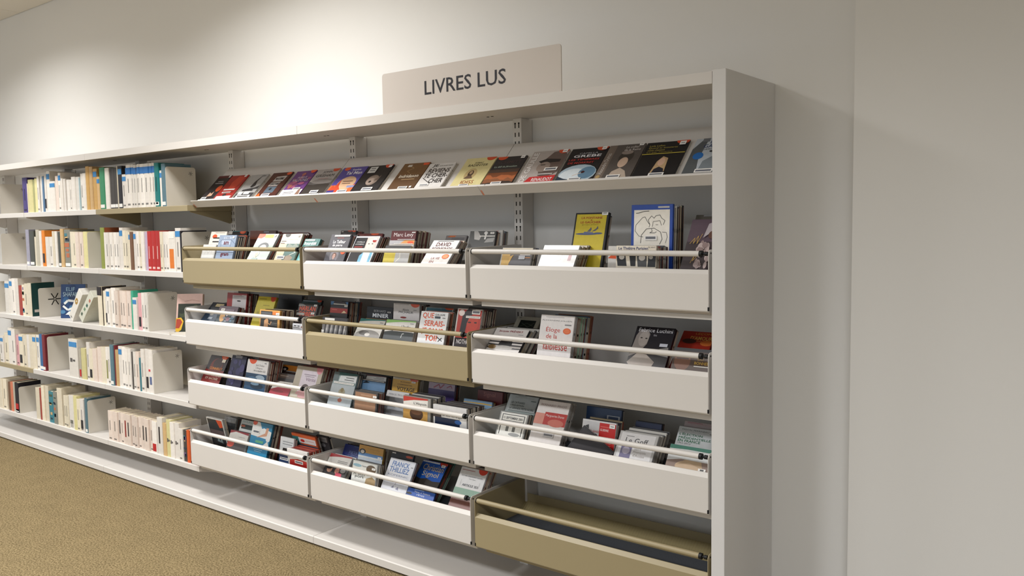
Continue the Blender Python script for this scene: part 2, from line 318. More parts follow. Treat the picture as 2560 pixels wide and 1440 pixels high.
d('valley','#d8cdbb',.012,3,['#3b2320','#5a3a30','#2a1a18'],[('r',0,.0,.38,.62,'#d9bfa0'),('r',.38,.0,1,.62,'#3f665f'),('p',[(.35,.45),(.5,.62),(.7,.55),(.85,.64),(1,.5),(1,.45)],'#7f8a80'),('l',[(.5,.05),(.7,.2),(.95,.3),(.7,.38)],.02,'#d7dad0'),('p',[(.45,0),(.9,.1),(.7,.2),(.5,.15)],'#8b7a66'),('e',.28,.97,.13,.10,'#2a2723'),('r',.05,.70,.3,.73,'#6b5f52'),('r',.05,.62,.25,.65,'#6b5f52')]+TX('LECTURE UNIQUEMENT SUR MP3',.08,.77,.85,.80,'#b0aaa2')+bar(.12,.04,.5,.16)+sq(.8,.88,.1),'beige audio case with green valley picture in the top beige bin','green valley case')
d('bourdon','#4f7d7a',.014,1,DK,[('r',0,.0,1,.5,'#6fb0b0'),('p',[(.25,.05),(.7,.08),(.62,.4),(.4,.42)],'#cfe2ec'),('r',0,.5,.9,1,'#54807c')]+TX('Bourdon',.06,.72,.85,.86,'#e6efec',1)+mp3(.9,.05,.7)+sq(.72,.72,.14),'teal audio case with white script lettering at the corner of the top beige bin','teal script-lettered case')
d('darkrow','#332c2e',.014,3,RS,[('*r',.08,.80,.2,.92,'#b8b4b0'),('r',.15,.66,.4,.70,'#77706c'),('p',tab(u=.62,r=.16,v=.16)[0][1],'#b5452c'),('p',tab(u=.88,r=.12,v=.2)[0][1],OR)],'dark audio case with two orange tabs at the back of the top middle bin','dark two-tab case')
d('tailleur','#56555b',.014,3,['#b06a66','#5a5558','#2a2628'],[('r',0,0,1,1,'#58575d'),('e',.45,.2,.22,.22,'#7d7a80')]+face(.45,.2,.17,'#caa396','#6a4a3c','#58575d')+TX('Le Tailleur',.2,.66,.83,.78,'#f0eef0',1)+TX('de pierre',.22,.52,.72,.64,'#f0eef0',1)+[('r',.35,.85,.7,.87,'#b06a66'),('e',.85,.36,.12,.1,OR)]+mp3(.905,.2,.98),'grey audio case lettered Le Tailleur de pierre in the top middle bin','Le Tailleur de pierre case')
d('redtop','#6a2626',.013,0,RS,[('p',tab(u=.7,r=.16,v=.16)[0][1],OR),('r',.05,.8,.3,.86,'#8a5a50')],'dark red audio case with orange tab in the top middle bin','dark red orange-tab case')
d('bluewoman','#e4e6ea',.012,5,['#1b2230','#7a2428','#2a1a1c','#4b2a26','#1a1418'],[('r',.03,0,.55,.94,'#26262a'),('p',[(.5,0),(.45,.25),(.6,.4),(.95,.42),(1,0)],'#7ab5d2'),('p',[(.62,.0),(.58,.36),(.72,.42),(.85,.36),(.9,0)],'#f0ece8'),('p',[(.55,.42),(.52,.94),(.97,.96),(.97,.42)],'#ecc9c0'),('e',.73,.66,.15,.24,'#f0d6cc'),('e',.66,.70,.035,.018,'#333'),('e',.81,.70,.035,.018,'#333'),('e',.73,.52,.05,.015,RD),('e',.85,.85,.1,.07,'#e8e6ea'),('p',[(.76,.84),(.94,.84),(.9,.76),(.8,.76)],RD)]+TX('CAMILLA',.12,.74,.46,.79,'#e9e9e9')+TX('LÄCKBERG',.10,.66,.46,.71,'#e9e9e9')+[('r',.1,.55,.45,.6,'#8a2a28')],'white audio case with drawn woman in a blue coat in the top middle bin','blue-coated woman case')
d('levy','#5d2225',.014,6,['#4a2a26','#8a7a62','#6b2420','#c2b49a','#7b2e28','#b9b9a8'],TX('Marc Levy',.12,.25,.9,.78,'#efe6e4')+mp3(.02,.3,.98)+sq(.84,.74,.14),'dark red audio case with white name lettering in the top middle bin','dark red lettered case')
d('greyorange','#b8b4b0',.012,0,BR,[('r',0,.6,.5,1,'#b4b2b6'),('p',[(.4,.6),(.6,1),(1,1),(1,.6)],'#d99a5a'),('e',.85,.8,.13,.12,OR)]+mp3(.62,.2,.95),'grey and orange audio case in front of the dark red lettered one','grey-orange case')
d('yellowlow','#cbbf8a',.012,0,BR,[('r',0,0,.45,.8,'#cdbb52'),('r',.45,0,1,.8,'#b4b3b2'),('l',[(.5,.1),(.65,.35),(.62,.6)],.02,'#e3ded2'),('r',0,.8,1,1,'#4a4a4c')]+mp3(.66,.28,1),'low yellow and grey audio case in the top middle bin','low yellow case')
d('david','#f2efec',.012,3,['#6e3a34','#d8c9b8','#a59a8c','#4a4a4c'],TX('DAVID',.2,.74,.75,.9,'#5c2024',1)+TX('FOENKINOS',.12,.58,.88,.70,'#5c2024',1)+TX('LA VIE',.3,.2,.62,.29,'#9a3a30')+TX('EN',.3,.06,.45,.15,'#9a3a30')+[('e',.8,.32,.13,.10,'#e8703a'),('e',.8,.32,.10,.075,'#f4a070')]+[('r',.2,.94,.8,.96,'#777')],'white audio case with dark red capitals and orange disc in the top middle bin','white red-capitals case')
d('greylabel','#8c8a8c',.012,0,GS,[('p',[(.05,.82),(.2,.97),(.5,.97),(.42,.82)],'#d5794e'),('r',.45,.84,.95,.88,'#bdb9b6'),('r',.3,.55,.9,.78,'#7a7a7e')],'grey audio case with orange flag near the post of the top middle bin','grey orange-flag case')
d('ballet','#2d2c2e',.012,1,['#7a4434','#2a2a2c'],[('r',0,0,1,1,'#4a4a4a'),('p',[(.3,1),(.45,.65),(.4,.45),(.2,.5),(.15,1)],'#b7b3b0'),('e',.62,.88,.07,.1,'#e0dedb'),('p',[(.58,.5),(.6,.8),(.66,.8),(.64,.5)],'#e0dedb'),('p',[(.6,.3),(.95,.35),(.98,.6),(.7,.55)],'#9a9896')]+mp3(.66,.4,.99)+sq(.8,.82,.15),'black and white photo audio case beside the slotted post','black and white photo case')
d('whiteend','#d2cec8',.010,3,['#8a9aa8','#5a6068','#b8b8b0'],[('e',.6,.9,.18,.03,'#b04a40'),('r',.1,.0,.9,.8,'#b5b7ba')],'white audio case at the back, nearest the post in the top middle bin','white rear case')
d('goldgrey','#b5b2ad',.010,3,['#1c2434','#15181f','#2b3a55'],[('r',.04,0,.3,.97,'#caa561'),('r',.3,0,1,.97,'#68676b'),('r',.04,.88,1,.97,'#d8ccb4'),('*r',.6,.35,.8,.55,'#c9ccd4'),('r',.45,.66,.95,.7,'#d4cfc8'),('r',.62,.58,.95,.64,'#d8d4d0'),('r',.8,.42,.97,.47,'#c98a60'),('p',[(.3,.1),(.42,.6),(.3,.5)],'#d9b06a')],'low gold and grey disc case in the top bin beside the end panel','gold and grey case')
d('brightwhite','#ececec',.012,8,BR,[('r',0,0,1,1,'#f1efee'),('l',[(.4,.2),(.6,.35),(.5,.5),(.7,.6)],.01,'#dad4d2'),('r',.78,.3,.87,.78,'#b77f86')],'glossy white audio case with mauve strip in the top bin by the end panel','glossy white case')
d('hat','#17171c',.013,1,['#3a3a40'],[('r',.05,.0,.94,.95,'#d2bd2f'),('e',.42,.33,.34,.035,'#4a5680'),('p',[(.3,.33),(.34,.4),(.6,.38),(.62,.33)],'#5d6890'),('p',[(.42,.4),(.5,.5),(.52,.55),(.55,.48),(.52,.4)],'#5d5f70'),('p',[(.55,.4),(.68,.5),(.72,.58),(.74,.5),(.66,.42)],'#5d5f70'),('e',.75,.345,.13,.03,'#4a5680')]+TX('LA FONTAINE',.2,.80,.82,.87,'#b0502a',1)+TX('&',.48,.74,.54,.79,'#b0502a')+TX('LE GAUCHER',.19,.66,.79,.73,'#b0502a',1)+TX('georges gaucher',.24,.60,.74,.635,'#8a7a22')+sq(.8,.91,.18),'tall yellow black-framed case showing a blue hat in the top bin','yellow blue-hat case')
d('drawing','#2448a0',.012,6,['#e6e2d8','#d8d4ca','#1b1a1e','#8d8c8a','#cfc6a8','#1a1a1c'],[('r',.07,0,.93,.87,'#efe9dd'),('r',.65,.91,.92,.95,'#c9c5bc'),('l',[(.28,.68),(.12,.5),(.1,.35),(.2,.22),(.3,.2)],.01,'#2b2a2c'),('l',[(.28,.68),(.34,.7),(.4,.58),(.46,.5),(.44,.44)],.01,'#2b2a2c'),('l',[(.46,.5),(.42,.62),(.5,.72),(.56,.66),(.6,.72),(.7,.74),(.74,.66),(.82,.6),(.78,.5)],.01,'#2b2a2c'),('l',[(.52,.45),(.54,.58),(.7,.6),(.74,.48)],.008,'#2b2a2c'),('l',[(.24,.05),(.26,.25),(.38,.4),(.56,.42),(.72,.32),(.76,.15),(.7,.02)],.01,'#2b2a2c'),('l',[(.5,.4),(.52,.34),(.46,.3),(.58,.3),(.62,.33)],.009,'#2b2a2c'),('l',[(.76,.32),(.86,.31),(.88,.2),(.84,.05)],.008,'#2b2a2c'),('l',[(.6,.5),(.66,.5)],.008,'#2b2a2c'),('l',[(.12,.79),(.2,.8),(.3,.83),(.44,.84)],.012,'#3a3938')]+bar(.34,.12,.64,.24),'blue folder with black line drawing of two heads in the top bin','blue line-drawing folder')
d('orangewhite','#d8d5d0',.012,0,GS,[('p',[(.0,.35),(.5,.8),(1,.85),(1,.3)],'#d9572c')],'white audio case with orange wedge behind the four-portrait case','orange-wedge case')
d('theatre','#e6dccb',.012,6,['#7a3a34','#8a5048','#5a5f66','#444a52','#8d9296','#2f3238','#6a6468'],TX('Le Théâtre Parisien',.06,.82,.8,.95,'#2a3566',1)+TX('92 ANT',.8,.90,.98,.96,'#3a3a3c')+[('p',[(.05,.1),(.0,.72),(.22,.78),(.28,.1)],'#26262a'),('e',.15,.5,.07,.12,'#cfcac4'),('p',[(.38,.1),(.34,.6),(.44,.75),(.5,.6),(.5,.1)],'#1f1f22'),('p',[(.56,.08),(.52,.70),(.76,.76),(.78,.08)],'#4a4a4c'),('e',.66,.48,.08,.14,'#d0cbc5'),('p',[(.8,.08),(.82,.72),(1,.7),(.99,.08)],'#202024'),('e',.88,.5,.05,.09,'#a9a49e')],'cream disc case with four black and white portraits in the top bin','four-portrait case')
d('noel','#4d3a46',.014,0,DK,[('r',0,.55,1,1,'#51404c'),('r',0,0,1,.55,'#33282e')]+blobs(['#a08e8c','#8a7674','#b5a3a0'],26,.5,.08,.95,.5,.09,3)+[('p',[(.6,.62),(.7,.9),(1,.96),(1,.78),(.8,.7)],'#a9a0a4'),('e',.92,.68,.14,.08,'#5a3a30'),('l',[(.15,.5),(.3,.62),(.28,.5),(.42,.66),(.42,.5),(.55,.7)],.014,'#c9a24a'),('l',[(.35,.12),(.45,.28),(.42,.16),(.55,.26)],.012,'#c9a24a')],'tall purple-brown audio case with gold handwriting beside the end panel','purple gold-script case')
d('greytag','#6a655c',.012,0,GS,[('r',.35,.8,1,1,'#9a9a9a')],'grey case peeping out above the purple gold-script one','grey peeping case')
d('bluedark','#1d2735',.012,0,DK,[('r',0,0,1,.55,'#2a4058'),('r',.35,.75,.9,.92,'#c2b28a'),('e',.5,.3,.12,.06,'#8d8a80'),('r',.4,.03,.7,.15,'#a9b6c4')],'dark blue audio case at one end of the second white bin','dark blue end case')
d('greypurple','#6a646c',.012,2,['#57484e','#a39a98'],[('r',0,.62,1,.95,'#72626c'),('r',0,0,1,.6,'#4a5358'),('e',.3,.3,.14,.3,'#c0986c'),('e',.62,.2,.1,.12,'#8a6a72')]+blobs(['#8a8a92','#b9a8b0','#5a7080'],9,.4,.02,.9,.45,.08,4)+[('r',.35,.7,.85,.8,'#8d7d88')]+sq(.15,.68,.2),'grey-purple audio case with white square in the second bin','grey-purple case')
d('redpanel','#a4322c',.013,5,['#8a2c28','#7a2a26','#2a2226','#1d1a1e','#4a2a28'],[('r',.28,.0,.98,.80,'#d9d2d0'),('r',.75,.8,.98,.84,'#d9d2d0'),('r',.35,.68,.85,.72,'#7a7072'),('r',.35,.56,.6,.58,'#7a7072'),('e',.62,.3,.1,.06,'#2a2020')],'red audio case with white title panel in the second bin','red white-panel case')
d('yellow','#c5b636',.014,0,BR,[('r',0,0,1,1,'#c8b93a'),('p',tab(u=.86,r=.16,v=.17)[0][1],'#c4472c'),('r',.1,.9,.5,.93,'#9a8c2a'),('r',.4,.68,.75,.705,'#9a8c2a'),('e',.2,.42,.07,.05,'#a89a2c')],'yellow audio case with red tab in the second bin','yellow red-tab case')
d('figure','#d9a35a',.014,7,['#d0bfa4','#2a2220','#c4b193','#3a2c26','#d8c8ae','#2a2422','#bfae94'],[('r',.06,0,.9,.92,'#3a3836'),('r',.08,.72,.6,.86,'#5f6062'),('r',.64,.72,.9,.92,'#e0803c'),('p',[(.2,.0),(.25,.35),(.38,.48),(.45,.4),(.42,.0)],'#d9a679'),('l',[(.4,.2),(.55,.1),(.6,.3)],.03,'#d9a679'),('r',.5,.42,.85,.45,'#b9b4ac'),('r',.6,.2,.88,.22,'#a9a49c'),('r',.6,.1,.88,.12,'#a9a49c')]+sq(.83,.72,.18),'small dark audio box with pale figure, front of a long row, second bin','pale-figure box')
d('blackback','#26262a',.014,2,GS,[('r',.05,.3,.95,.95,'#303036'),('e',.3,.7,.12,.1,'#4a4650')],'black disc case at the back of the second bin','black rear case')
d('harlanback','#2b3436',.012,0,DK,[('r',.0,.6,1,.8,'#3c565c')]+[('r',.05,.82,.85,.93,'#8f9aa4')]+[('p',tab(u=.9,r=.13,v=.2)[0][1],'#c4472c')],'dark audio case with red tab behind the orange-capitals one','dark red-tab case')
d('harlan','#3a3230',.012,2,DK,TX('HARLAN',.08,.52,.92,.84,'#e0532c',1)+TX('COBEN',.08,.16,.92,.46,'#e0532c',1)+[('p',[(0,1),(.2,.98),(.4,.85),(.0,.82)],'#8a8a88'),('r',.0,.2,.4,.36,'#b5b5b0')]+sq(.8,.86,.16)+sq(.75,.3,.18),'dark audio case with big orange capitals in the second bin by the shelves','orange-capitals case')
d('stickerlow','#d5d5d8',.010,0,GS,[('r',.0,.6,1,.92,'#c9cbd0'),('r',.1,.5,.3,.66,'#333'),('r',.38,.5,.55,.66,'#333'),('e',.8,.45,.15,.2,'#8a5a50')]+bar(.05,.18,.6,.42),'low white audio case with barcode at the corner of the second bin','low barcode case')
d('redblack','#2a2022',.013,6,['#7a4a3a','#9a5a3a','#5a3a34','#c2b6a6','#3a4a58','#8a3a2a'],[('r',0,.8,1,1,'#4b7db0'),('p',[(.1,.75),(.2,1),(.85,1),(.95,.75)],'#2c2022'),('r',0,.34,1,.62,'#9a3026'),('p',[(.65,.35),(.8,.5),(.95,.38)],'#d8c29a'),('r',.1,.5,.4,.56,'#b5564a'),('r',0,0,1,.34,'#2a2626')]+mp3(.82,.18,.85)+sq(.82,.72,.18),'red, black and blue audio case in the beige middle bin','red, black and blue case')
d('stripes','#7a7878',.010,0,GS,[('r',0,.6,1,1,'#3a383c'),('r',.1,.82,.5,.95,'#d8d6d2'),('*r',.0,.0,.1,.2,WH)]+[('l',[(.1+.09*i,0),(.14+.09*i,.55)],.03,['#2e2c2e','#c5c1be'][i%2]) for i in range(10)],'low black and white streaked audio case in the beige middle bin','black and white streaked case')
d('minier','#15161e',.013,1,DK,TX('BERNARD',.28,.56,.74,.74,'#d9dbe0')+TX('MINIER',.24,.12,.85,.46,'#eceef2',1)+sq(.8,.55,.14),'black audio case with big white capitals in the beige middle bin','black white-lettered case')
d('alexis','#ded8d6',.013,4,['#c9c4c0','#8a8a88','#5a5654','#2b2a36'],TX('Alexis',.36,.62,.6,.73,'#2a2a30')+TX('MICHALIK',.22,.48,.78,.60,'#2a2a30')+[('p',tab(u=.84,r=.17,v=.18)[0][1],OR),('e',.4,.25,.12,.05,'#8a2a26'),('r',.05,.94,.6,.96,'#8a8688')]+[('r',.78,.66,.9,.69,'#888')],'white audio case with thin dark lettering and orange tab, beige middle bin','white thin-lettered case')
d('tealarc','#cfccc6',.012,2,['#6a4a34','#8a6a44'],arc('#2f6f6c',lines=0)+[('e',.5,.02,.5,.35,'#8d8a86'),('e',.35,.18,.2,.14,'#5a5856'),('e',.5,.1,.1,.1,'#c9c5c0')]+[('r',.82,.80,.94,.83,'#777')],'white audio case with teal arc in the beige middle bin','teal arc case')
d('greenarc','#cfccc6',.012,3,['#dcdcd8','#4a4a4c','#23233a'],arc('#7ab04a',lines=0)+[('p',[(0,.35),(.3,.45),(1,.4),(1,0),(0,0)],'#4a4e50'),('l',[(.6,.1),(.62,.3),(.68,.32)],.02,'#c9cbc9')]+TX("L'herbe",.55,.60,.85,.76,'#3a3a3c')+mp3(.42,.3,.92)+[('r',.82,.84,.94,.87,'#777')],'white audio case with bright green arc in the beige middle bin','green arc case')
d('tealback','#d0cdc8',.013,2,['#a8482e','#7a6a5a'],[('r',.04,.3,.96,.96,'#4a7a8e'),('p',tab(u=.86,r=.16,v=.2)[0][1],OR),('r',.1,.88,.6,.92,'#7a9aa8')],'teal audio case with orange tab behind the large orange-lettered one','teal orange-tab case')
d('queserais','#e8e8e8',.013,4,['#c9a48a','#a8583a','#8a8a88','#3a3a42'],TX('QUE',.08,.76,.50,.96,'#d9501f',1)+TX('SERAIS-',.18,.54,.94,.72,'#d9501f',1)+TX('JE SANS',.12,.28,.9,.48,'#d9501f',1)+TX('TOI?',.28,.08,.74,.26,'#d9501f',1)+TX('GUILLAUME',.54,.88,.9,.94,'#2c3540')+[('r',.54,.79,.74,.86,'#2c3540')]+[('l',[(.72,.22),(.92,.10)],.02,'#2a2a30'),('l',[(.78,.08),(.9,.2)],.02,'#2a2a30'),('r',.82,.80,.92,.83,'#888')],'white audio case with big orange QUE SERAIS-JE SANS TOI lettering','orange-lettered TOI case')
d('redwoman','#d0c9c4',.013,6,['#8a2a24','#5a3430','#3a2a2a','#4a4444','#2a2626','#6a4a44'],[('r',.06,0,1,.97,'#b8382c'),('p',[(.2,.3),(.25,.85),(.45,1),(.75,.98),(.6,.8),(.45,.55),(.4,.2)],'#241c20'),('p',[(.45,.6),(.55,.82),(.9,.84),(.92,.55),(.75,.3),(.5,.35)],'#c8432f'),('e',.56,.64,.07,.02,'#3a1a1a'),('e',.80,.64,.06,.02,'#3a1a1a'),('e',.2,.88,.12,.085,'#e9d9d2'),('r',.06,0,1,.22,'#2a2022')]+TX('NOTHOMB',.14,.06,.85,.18,'#e9e2e0',1)+bar(.62,.86,.95,.97)+mp3(.75,.4,.98),'red audio case with black-haired woman in the beige middle bin','red black-haired woman case')
d('picture','#b9b3a2',.013,1,GS,[('r',.2,.0,.85,.72,'#1d2422'),('l',[(.25,.2),(.5,.5),(.8,.3)],.02,'#4f5a4c'),('l',[(.3,.5),(.6,.2),(.8,.55)],.015,'#667060')]+[('r',.1,.86,.2,.9,'#777')],'beige audio case with dark square picture in the second bin by the panel','dark-picture case')
d('prevert','#3a3a3c',.012,6,GS,[('r',0,0,1,1,'#dcd6d2')]+[('r',0,.05+.14*i,1,.11+.14*i,'#2a2a2e') for i in range(4)]+[('r',0,.68,1,1,'#e2dcd8'),('e',.5,.28,.2,.26,'#17171a'),('e',.5,.1,.28,.1,'#d5d2ce'),('e',.15,.1,.12,.1,'#a8895a')]+TX('Jacques PRÉVERT',.12,.80,.85,.93,'#8a2a30',1)+[('r',.75,.72,.9,.745,'#999')],'striped audio case with white title band in the second bin by the panel','striped title-band case')
d('eloge','#ebe6e4',.022,5,['#8a5a44','#9fc2a4','#b8d0bc','#56708c','#a86a4a'],TX('ALEXANDRE JOLLIEN',.05,.84,.93,.88,'#6a6668')+TX('Éloge',.2,.55,.62,.72,'#c4382c')+TX('de la',.22,.42,.55,.53,'#c4382c')+TX('faiblesse',.16,.14,.88,.33,'#c4382c')+[('e',.82,.62,.115,.075,'#e2622c'),('e',.82,.62,.09,.055,'#ea7c48'),('r',.74,.755,.93,.785,'#8a8688'),('r',.15,.94,.7,.95,'#aaa6a8')],'white audio book with red handwritten Éloge title in the second bin','red Éloge title case')
d('luchini','#17161c',.013,1,GS,[('r',0,0,1,1,'#1c1a22'),('p',[(.0,.2),(.05,.75),(.12,.92),(.32,.92),(.4,.8),(.38,.55),(.3,.42),(.2,.3)],'#8f8782'),('e',.26,.68,.13,.2,'#a59c96'),('e',.2,.7,.03,.015,'#2a2626'),('e',.33,.69,.03,.015,'#2a2626'),('p',[(.0,.05),(.2,.3),(.45,.28),(.7,.1),(.5,.0)],'#b0a49a'),('p',[(.6,.3),(.75,.45),(.95,.5),(1,.25)],'#8d8a88')]+TX('Fabrice Luchini',.08,.86,.95,.96,'#e4e2e6')+TX('lit',.5,.76,.58,.81,'#b8b4ba')+[('*r',.72,.50,.92,.58,'#c9ccd8')],'dark audio case with grey hand-on-chin portrait in the second bin','hand-on-chin portrait case')
d('lecons','#a83022',.013,0,RS,TX('LEÇONS',.42,.78,.98,.92,'#d9a24a')+TX("D'AMOUR",.3,.5,.98,.72,'#e0b45a',1)+[('r',.1,.42,.95,.45,'#d08a5a'),('e',.3,.42,.22,.14,'#4a2a22'),('e',.85,.35,.2,.15,'#e07a3a')],"red audio case with gold D'AMOUR lettering beside the end panel",'red gold-lettered case')
d('bonheur','#4a3a32',.010,0,DK,[('r',0,.86,1,1,'#26262c'),('r',0,0,1,.86,'#4d3a30'),('e',.25,.4,.2,.42,'#7a5240'),('r',.1,.5,.4,.55,'#3a2a26')]+TX("L'ART",.62,.62,.9,.72,'#b08a3a')+TX('DU',.62,.48,.75,.57,'#b08a3a')+TX('BONHEUR',.55,.3,.98,.43,'#c9a24a',1)+[('r',.55,.2,.98,.24,'#cfc9c0')],'low brown disc case with gold BONHEUR lettering beside the end panel','brown BONHEUR case')
d('redbehind','#a4322a',.012,0,RS,[('r',.1,.1,.9,.9,'#ab382e')],'plain red audio case at the end of the third bin','plain red case')
d('nuit','#2a2224',.013,1,DK,[('r',0,0,1,.45,'#7a2420'),('e',.5,.6,.33,.3,'#6a2a20'),('e',.55,.7,.25,.2,'#3a2624')]+tab(u=.78,r=.18,v=.13)+TX('CONNELLY',.2,.46,.88,.55,'#d98a2c',1)+TX('NUIT SOMBRE',.12,.22,.9,.32,'#d8c4b4',1)+TX('ET SACRÉE',.18,.08,.85,.18,'#d8c4b4',1)+[('*r',.72,.76,.9,.88,'#d8cdb8')],'black and red audio case lettered NUIT SOMBRE in the third bin','NUIT SOMBRE case')
d('nightblue','#24223a',.012,2,['#1c1b2a','#2a2838','#3a3848'],[('r',0,.1,1,.9,'#2b2846'),('r',.25,.92,.7,1,'#8a8a92')]+blobs(['#3a3660','#443e6a','#20203a'],10,.1,.1,.9,.85,.14,5),'dark night-blue audio case in the third bin','night-blue case')
d('filmstrip','#2c2c30',.010,0,DK,[('r',.05,.86-.17*i,.95,.97-.17*i,'#c8c5c0') for i in range(4)]+[('r',.2,.88-.17*i,.7,.94-.17*i,'#3a3a3e') for i in range(4)],'black audio case with pale bars behind the white and blue one','pale-bar case')
d('dicker','#dddad8',.013,8,RS,[('r',.0,.0,1,.55,'#2c4a66'),('e',.7,.42,.22,.1,'#9fb4c6'),('e',.35,.35,.25,.1,'#4a6c8c'),('e',.6,.15,.3,.1,'#1d3040'),('e',.5,.22,.2,.05,'#7a98b0'),('r',0,.55,1,1,'#e4e1de'),('p',tab(u=.26,r=.18,v=.15)[0][1],OR)]+TX('Joël Dicker',.42,.78,.84,.86,'#5a5654')+TX("L'Énigme",.44,.70,.76,.77,'#5a5654')+TX('de la chambre 622',.36,.62,.92,.68,'#5a5654')+[('r',.82,.9,.92,.93,'#888')],'white audio case with stormy blue picture in the third bin','stormy blue case')
d('orangehair','#d8842c',.013,1,RS,[('r',0,.45,1,1,'#de8a30'),('r',0,0,1,.45,'#3a2c28'),('e',.2,.62,.2,.2,'#1d1a1c'),('e',.16,.55,.1,.12,'#e6dcd4')]+mp3(.36,.3,.98),'orange audio case with black-haired head in the third bin','orange audio case')
d('darkmid','#2b2624',.012,0,DK,[('r',0,.5,1,.9,'#4a3a30'),('r',.1,.7,.6,.76,'#8a7a6a')],'dark audio case under the orange one in the third bin','dark middle case')
d('redarc','#d8d4ce',.012,0,RS,[('r',0,0,1,1,'#d8d4ce'),('p',[(0,0),(0,.25),(.3,.48),(1,.5),(1,0)],'#98283a'),('p',[(0,.7),(.3,.98),(1,1),(0,1)],'#4a3a38'),('e',.4,.15,.3,.1,'#7a1f2c')]+TX('Syngué',.5,.78,.85,.88,'#555')+mp3(.55,.25,.98),'low white audio case with crimson foot in the third bin','crimson-foot case')
d('verite','#b5ab98',.016,5,RS,[('r',.25,.15,.86,.88,'#d8cdd6'),('p',tab(u=.88,r=.12,v=.2)[0][1],'#d88a92'),('e',.5,.35,.13,.1,'#5a4a4a'),('e',.45,.12,.25,.12,'#c99a9a'),('r',.05,.02,.3,.1,'#c9c3b4')]+TX('Vérité',.45,.55,.82,.66,'#8a6a80')+[('r',.35,.74,.8,.76,'#8a7a88'),('r',.4,.69,.75,.705,'#8a7a88')],'beige audio case with pale pink inner cover in the third bin','pale pink case')
d('greybird','#8fa09f',.012,2,['#2a2a2e','#4a4a4e'],[('r',0,0,1,.62,'#b4bcc0'),('e',.5,.4,.14,.1,'#a09a80'),('e',.5,.46,.07,.07,'#8a7a50'),('r',.49,.15,.51,.3,'#6a4a40'),('e',.5,.14,.09,.06,'#b06a58'),('r',0,.9,1,1,'#2c5a58'),('r',0,.72,.22,1,'#5c6a6a'),('p',[(.26,.72),(.3,.9),(1,.94),(1,.72)],'#d8d9d8'),('r',.55,.84,.9,.865,'#555'),('r',.5,.77,.9,.795,'#666')]+mp3(.64,.08,.95),'pale grey audio case with small hanging bird in the third middle bin','hanging-bird case')
d('whiteblue','#3a3436',.012,3,DK,[('r',0,.92,1,1,'#5a2a30'),('r',0,.65,.2,1,'#6a6e72'),('p',[(.22,.6),(.25,.88),(1,.94),(1,.6)],'#dadada'),('r',0,0,1,.45,'#6f93b8'),('p',[(.1,.2),(.25,.45),(.4,.3)],'#2a3038'),('r',.6,.82,.92,.85,'#444'),('r',.5,.74,.92,.76,'#555'),('r',.55,.68,.92,.70,'#555')]+mp3(.50,.05,.95),'white and sky-blue audio case with maroon edge in the third middle bin','sky-blue case')
d('browncd','#4a4644',.010,3,GS,[('r',.06,0,.94,.92,'#9a7458'),('r',.3,.75,.75,.82,'#b08c70')]+sq(.82,.72,.15),'low brown disc case in the third middle bin','low brown case')
d('voyage','#d0a03a',.013,2,GS,[('r',0,0,1,1,'#d6a53e'),('r',0,.86,1,1,'#cfc3ac'),('p',tab(u=.84,r=.16,v=.2)[0][1],'#d0563a')]+TX('ROMAIN',.32,.66,.7,.76,'#5a3a24')+TX('CONFIDENTIEL',.2,.46,.8,.56,'#5a3a24')+TX('VOYAGE',.2,.06,.9,.34,'#3a2a1c',1)+TX('LECTURE UNIQUEMENT SUR MP3',.08,.91,.75,.95,'#666')+sq(.76,.72,.16),'yellow audio case lettered VOYAGE in the third middle bin','yellow VOYAGE case')
d('proust','#c9c7c6',.012,0,GS,[('r',0,.74,1,.97,'#d6d4d4'),('r',0,.3,1,.72,'#6a6a6c'),('r',0,0,1,.3,'#b5b9be'),('e',.6,.4,.2,.1,'#cfcfd0'),('r',.3,.15,.9,.17,'#777')]+TX('MARCEL PROUST',.12,.80,.88,.88,'#9a989c'),'white and grey audio case with pale lettering in the third middle bin','pale lettered case')
d('abyssin','#8d8a84',.014,6,GS,[('r',.02,0,.9,.97,'#d9d5cd'),('p',[(.02,.97),(.9,.97),(.9,.9),(.4,.84),(.02,.72)],'#b23a30'),('r',.02,0,.9,.42,'#c89a50'),('e',.5,.2,.24,.3,'#4a3022'),('e',.5,.32,.2,.16,'#6a4630')]+TX("L'Abyssin",.4,.62,.86,.76,'#333'),'audio case with red arc and bald head on gold in the third middle bin','bald-head case')
d('pinkpurple','#8a7a9a',.012,2,DK,[('r',0,.5,1,1,'#b8a4b4'),('r',0,0,1,.5,'#4a3a78'),('l',[(.2,.6),(.4,.9),(.45,.6),(.6,.95)],.04,'#a8586a'),('l',[(.7,.7),(.85,.9),(.9,.7)],.03,'#a8586a')],'pink and violet audio case at the back of the third middle bin','pink and violet case')
d('etranger','#d8d6d4',.012,9,['#4a4648','#3a3a3c','#6a6462','#8d8a88','#2a2a2e','#c2beb8'],[('r',0,.7,1,1,'#cfccca'),('r',.25,.3,.95,.62,'#e6e4e2'),('r',.05,0,.8,.3,'#1d2a44'),('e',.75,.15,.1,.12,'#2a5a9a'),('r',.0,.3,.25,.62,'#4a4446')]+TX('je suis étranger',.28,.36,.9,.5,'#222',0),'low white audio case lettered je suis étranger in the third middle bin','je suis étranger case')
d('lightblue','#8fb0cc',.012,2,['#c9982e','#3a3a40'],[('r',.05,.05,.95,.95,'#8aaccc'),('p',[(.0,.5),(.7,.62),(1,.55),(1,.4),(0,.4)],'#d8a83a')],'light blue audio case standing behind the je suis étranger case','light blue case')
d('signolred','#6a2628',.013,2,DK,TX('Signol',.25,.35,.72,.85,'#a86a62'),'dark red audio case with thin pale lettering at the third bin corner','dark red thin-lettered case')
